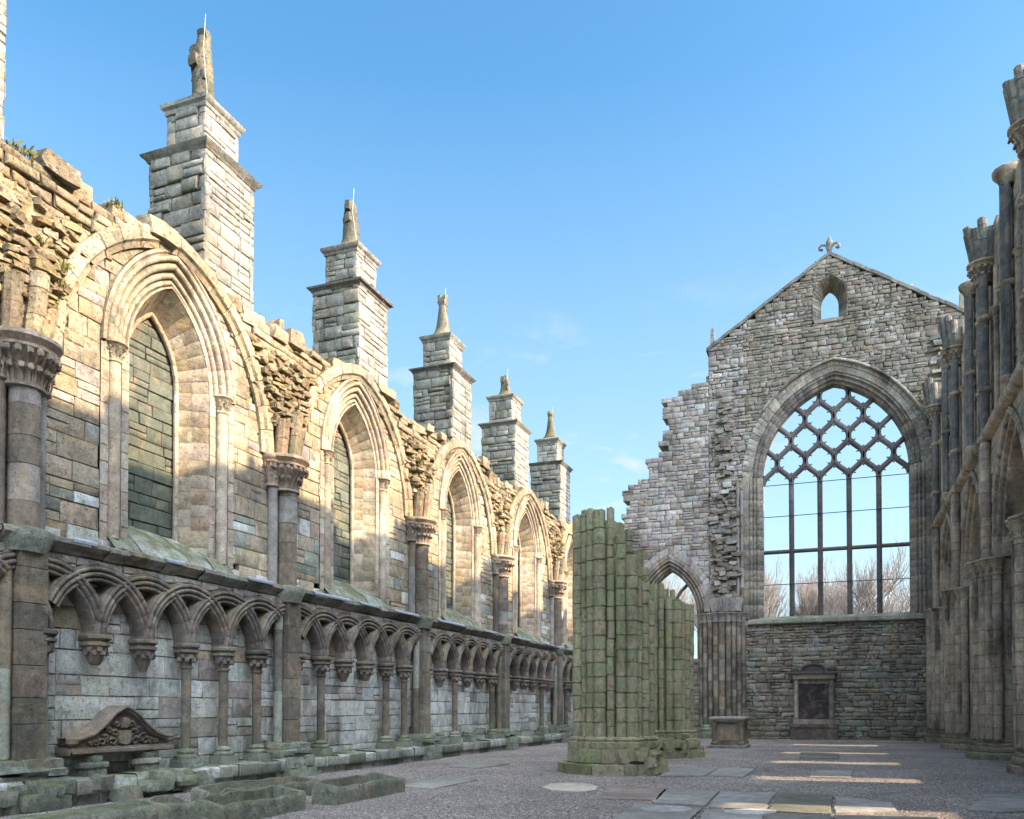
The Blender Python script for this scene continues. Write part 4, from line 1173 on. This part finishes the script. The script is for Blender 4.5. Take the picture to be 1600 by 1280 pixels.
# ================================================================== LEDGER SLABS
def slab(pts, label, col, z=.022, group=None, name='grave_stone', edge=None):
    mb = MB(); n = len(pts)
    cx = sum(p[0] for p in pts) / n; cy = sum(p[1] for p in pts) / n
    top = [(x, y, z + U(-.003, .003)) for x, y in pts]
    fine = []
    for a, b in zip(pts, pts[1:] + pts[:1]):
        m_ = max(1, int(math.hypot(b[0] - a[0], b[1] - a[1]) / .18))
        for q in range(m_): fine.append((a[0] + (b[0] - a[0]) * q / m_ + U(-.018, .018), a[1] + (b[1] - a[1]) * q / m_ + U(-.018, .018)))
    pts = fine; n = len(pts); top = [(x, y, z + U(-.006, .002)) for x, y in pts]
    inn = [(cx + (x - cx) * .985, cy + (y - cy) * .985, z + .006) for x, y in pts]
    bot = [(x, y, -.06) for x, y in pts]
    strip(mb, [bot, top, inn], col, True); mb.add(inn, [tuple(range(n))], col)
    o = mb.build(name, M['slab'])
    return tag(o, label, 'grave slab', group)
SLABS = []
slab([(-8.24, 15.23), (-7.33, 14.99), (-7.34, 17.22), (-8.31, 17.8)], 'flat grey grave slab alone in the gravel just right of the coffins', (0.196, 0.186, 0.164))
slab([(-9.68, 20.74), (-8.73, 20.57), (-8.64, 22.55), (-9.75, 23.06)], 'grey grave slab in the gravel close to the foot of the left wall', (0.18, 0.172, 0.15))
slab([(-5.43, 16.0), (-5.53, 16.72), (-5.44, 17.08), (-5.08, 17.22), (-4.69, 17.04), (-4.43, 16.53), (-4.31, 15.99), (-4.4, 15.55), (-4.69, 15.44), (-5.08, 15.56)], 'pale rounded slab in the gravel in front of the green pier', (0.33, 0.304, 0.252))
slab([(-3.85, 14.41), (-2.84, 14.56), (-3.06, 16.75), (-4.17, 16.93)], 'brownish half buried slab just right of the pale rounded slab', (0.189, 0.152, 0.13))
slab([(-2.86, 14.13), (-1.96, 13.97), (-2.04, 16.44), (-3.1, 16.45)], 'grey slab behind the pale oval, next to the brownish slab', (0.196, 0.186, 0.168))
slab([(-2.94, 11.36), (-1.91, 11.48), (-1.96, 13.68), (-3.06, 13.85)], 'large grey slab with a pale oval in it, leftmost at the bottom edge', (0.204, 0.193, 0.175))
slab([(-1.88, 13.8), (-1.03, 13.76), (-1.01, 16.57), (-2.0, 16.32)], 'plain light grey slab immediately left of the dark slab', (0.22, 0.213, 0.199))
slab([(-0.97, 13.6), (-0.06, 13.6), (-0.03, 16.44), (-0.95, 16.46)], 'dark greenish grey square slab in the paved row', (0.146, 0.142, 0.115))
slab([(-0.01, 13.71), (0.88, 14.3), (0.87, 15.54), (0.01, 16.22)], 'light grey slab with a broken edge immediately right of the dark slab', (0.236, 0.228, 0.217))
slab([(-1.67, 10.25), (-0.85, 10.46), (-1.01, 13.5), (-1.88, 13.43)], 'front slab crossed by the sunlit stripe and marked by pale ovals', (0.213, 0.201, 0.182))
slab([(-0.81, 10.47), (-0.04, 10.66), (-0.05, 13.36), (-0.95, 13.35)], 'front slab crossed by the sunlit stripe, directly before the dark slab', (0.157, 0.148, 0.13))
slab([(-0.01, 10.67), (1.41, 11.42), (1.38, 13.66), (-0.02, 13.37)], 'long brownish front slab under the right end of the nearest sunlit stripe', (0.196, 0.163, 0.14))
slab([(-3.79, 19.71), (-2.82, 20.08), (-2.86, 22.54), (-4.02, 22.88)], 'grey slab touching the right foot of the green pier', (0.189, 0.178, 0.164))
slab([(-2.75, 20.11), (-1.93, 20.03), (-1.92, 22.9), (-2.85, 23.06)], 'grey slab left of the sunlit stripes, second from the green pier', (0.196, 0.186, 0.171))
slab([(-0.55, 20.55), (0.35, 20.7), (0.42, 23.06), (-0.41, 22.74)], 'small pale slab between the third and fourth sunlit stripes', (0.228, 0.216, 0.203))
slab([(1.91, 14.87), (2.35, 14.77), (2.96, 15.09), (3.6, 18.32), (2.68, 17.72)], 'grey slab with a slanted corner at the lower right edge', (0.213, 0.201, 0.185))
slab([(-1.03, 28.45), (0.13, 28.52), (0.14, 31.34), (-1.1, 32.24)], 'dark slab among the far sunlit stripes', (0.133, 0.122, 0.108))
slab([(-2.07, 13.31), (-2.12, 13.45), (-2.23, 13.55), (-2.36, 13.59), (-2.52, 13.57), (-2.66, 13.48), (-2.76, 13.35), (-2.82, 13.19), (-2.82, 13.03), (-2.76, 12.9), (-2.65, 12.81), (-2.52, 12.78), (-2.38, 12.8), (-2.24, 12.88), (-2.14, 13.01), (-2.08, 13.16)], 'pale oval stone set in the large slab at the bottom left of the paving', (0.35, 0.343, 0.336), .034, None, 'oval_inlay')
slab([(-0.81, 13.44), (-0.84, 13.56), (-0.93, 13.64), (-1.07, 13.67), (-1.22, 13.64), (-1.36, 13.56), (-1.48, 13.43), (-1.55, 13.29), (-1.57, 13.15), (-1.52, 13.04), (-1.43, 12.97), (-1.3, 12.94), (-1.16, 12.97), (-1.02, 13.05), (-0.9, 13.17), (-0.83, 13.3)], 'pale oval stone beside the start of the nearest sunlit stripe', (0.35, 0.343, 0.336), .034, None, 'oval_inlay')
slab([(-0.69, 12.31), (-0.73, 12.39), (-0.86, 12.42), (-1.04, 12.41), (-1.25, 12.35), (-1.46, 12.25), (-1.63, 12.13), (-1.74, 12.01), (-1.76, 11.9), (-1.71, 11.83), (-1.58, 11.79), (-1.41, 11.81), (-1.2, 11.87), (-1.0, 11.96), (-0.83, 12.08), (-0.72, 12.2)], 'pale oval stone at the very bottom edge of the picture', (0.35, 0.343, 0.336), .034, None, 'oval_inlay')

# ================================================================== TREES BEYOND
def tree(x, y, H, label, seed, name='bare_tree'):
    r = random.Random(seed)
    t = empty(name, (x, y, -.05), label, 'tree', 'bare winter trees beyond the end wall')
    tr = MB(); tw = MB()
    bc = (.15, .11, .09)
    def grow(p, d, L, rad, depth):
        pts = [p]; q = Vector(p); dd = Vector(d)
        n = 4 if depth < 3 else 3
        for i in range(n):
            dd = (dd + Vector((r.uniform(-.16, .16), r.uniform(-.16, .16), r.uniform(-.05, .13)))).normalized()
            q = q + dd * L / n; pts.append(tuple(q))
        tube(tr if depth < 2 else tw, pts, rad, rad * .6, bc, 6 if depth < 2 else 3)
        if depth >= 5: return
        kids = (6, 5, 5, 5, 3)[depth]
        for i in range(kids):
            s = r.uniform(.35, 1.0) if i else 1.0
            ii = min(n, max(1, int(s * n + .5))); b = Vector(pts[ii])
            ax = dd.orthogonal().normalized(); ax.rotate(Matrix.Rotation(r.uniform(0, 2 * PI), 3, dd))
            ang = r.uniform(.3, .75) if i else r.uniform(.05, .25)
            nd = (dd * math.cos(ang) + ax * math.sin(ang)).normalized()
            nd = (nd + Vector((0, 0, .3))).normalized()
            grow(tuple(b), nd, L * r.uniform(.55, .78), max(.015, rad * .55), depth + 1)
    grow((x, y, -.1), (r.uniform(-.06, .06), r.uniform(-.06, .06), 1), H * .34, H * .017, 0)
    tr.build('trunk', M['bark'], t, origin=(x, y, -.05)); tw.build('crown', M['twig'], t, origin=(x, y, -.05))
TREES = [(-22.0, 84, 17.5, 'bare winter tree farthest left, seen through the aisle window arch'),
         (-16.8, 78, 17, 'bare winter tree showing in the right half of the aisle window arch'),
         (-10.2, 86, 18.0, 'bare tree showing in the leftmost light of the great window'),
         (-6.6, 80, 17.6, 'bare pinkish tree filling the second light of the great window'),
         (-3.2, 84, 17.0, 'bare tree behind the middle light of the great window, lower than its neighbours'),
         (.2, 76, 18.0, 'tallest dark bare tree in the fourth light of the great window'),
         (3.6, 82, 17.5, 'bare tree showing in the rightmost light of the great window'),
         (7.4, 88, 17, 'bare tree at the far right behind the window jamb')]
for i, (x, y, H, l) in enumerate(TREES): tree(x, y, H, l, 100 + i)

# ================================================================== LIGHT, SKY, CAMERA
w = bpy.data.worlds.new('World'); scene.world = w; w.use_nodes = True
t = NT(w.node_tree); bg = w.node_tree.nodes['Background']
sky = t.n('ShaderNodeTexSky'); sky.sky_type = 'NISHITA'; sky.sun_disc = False
sky.sun_elevation = SUN_EL; sky.sun_rotation = R(90) - SUN_AZ
sky.air_density = 1.0; sky.dust_density = 1.0; sky.ozone_density = 2.0
tc = t.n('ShaderNodeTexCoord').outputs['Generated']
nz = t.noise(scale_vec(t, tc, 1.0, 1.0, 3.2), 5.5, 9, .62, .4)
zz = t.n('ShaderNodeSeparateXYZ', Vector=tc).outputs[2]
yy = t.n('ShaderNodeSeparateXYZ', Vector=tc).outputs[1]
low = t.math('MULTIPLY', t.mr(zz, .46, .28), t.mr(zz, -.02, .05))
cl = t.math('MULTIPLY', t.mr(nz, .55, .72), low)
hs = t.n('ShaderNodeHueSaturation', Saturation=1.24, Value=1.27, Hue=.488, Color=sky.outputs[0])
hz = t.mix(t.mr(zz, .6, .02, 0.0, .74), hs.outputs[0], (2.6, 3.15, 3.45, 1))
c = t.mix(t.math('MULTIPLY', cl, .9), hz, (3.5, 3.6, 3.7, 1))
# made-up bright cloud bank over the unseen sky behind and above the camera, added as fill light
xx = t.n('ShaderNodeSeparateXYZ', Vector=tc).outputs[0]
s1 = t.math('SUBTRACT', t.math('ADD', t.math('MULTIPLY', t.math('MAXIMUM', zz, 0.0), .55), t.math('MULTIPLY', xx, .6)), t.math('MULTIPLY', yy, .2))
fill_bank = t.math('MULTIPLY', t.mr(s1, .3, .75), t.mr(zz, -.05, .1))
fill_bank = t.math('MULTIPLY', fill_bank, t.mr(t.noise(tc, 2.2, 6, .6), .3, .6, .35, 1.0))
c = t.mix(fill_bank, c, (26, 28.8, 33, 1))
t.put(bg.inputs['Color'], c); bg.inputs['Strength'].default_value = .07
sl = bpy.data.lights.new('Sun', 'SUN'); sl.energy = 3.6; sl.angle = R(.55); sl.color = (1.0, .77, .5)
so = bpy.data.objects.new('Sun', sl); COL.objects.link(so)
dv = Vector((math.cos(SUN_EL) * math.cos(SUN_AZ), math.cos(SUN_EL) * math.sin(SUN_AZ), math.sin(SUN_EL)))
so.rotation_euler = dv.to_track_quat('Z', 'Y').to_euler(); so.location = (40, 10, 40)

cam = bpy.data.cameras.new('Camera'); co = bpy.data.objects.new('Camera', cam); COL.objects.link(co)
PITCH = 1.2
co.location = (0, 0, 1.6); co.rotation_euler = (R(90 + PITCH), 0, R(20.76))
cam.sensor_width = 36; cam.lens = 1327 / 1600 * 36; cam.clip_end = 2000
cam.shift_y = (1106 - 1327 * math.tan(R(PITCH)) - 640) / 1600
scene.camera = co
scene.view_settings.view_transform = 'Standard'; scene.view_settings.look = 'None'
scene.view_settings.exposure = 2.0; scene.view_settings.gamma = 1.0
scene.cycles.max_bounces = 8; scene.cycles.diffuse_bounces = 5
scene.cycles.use_denoising = True
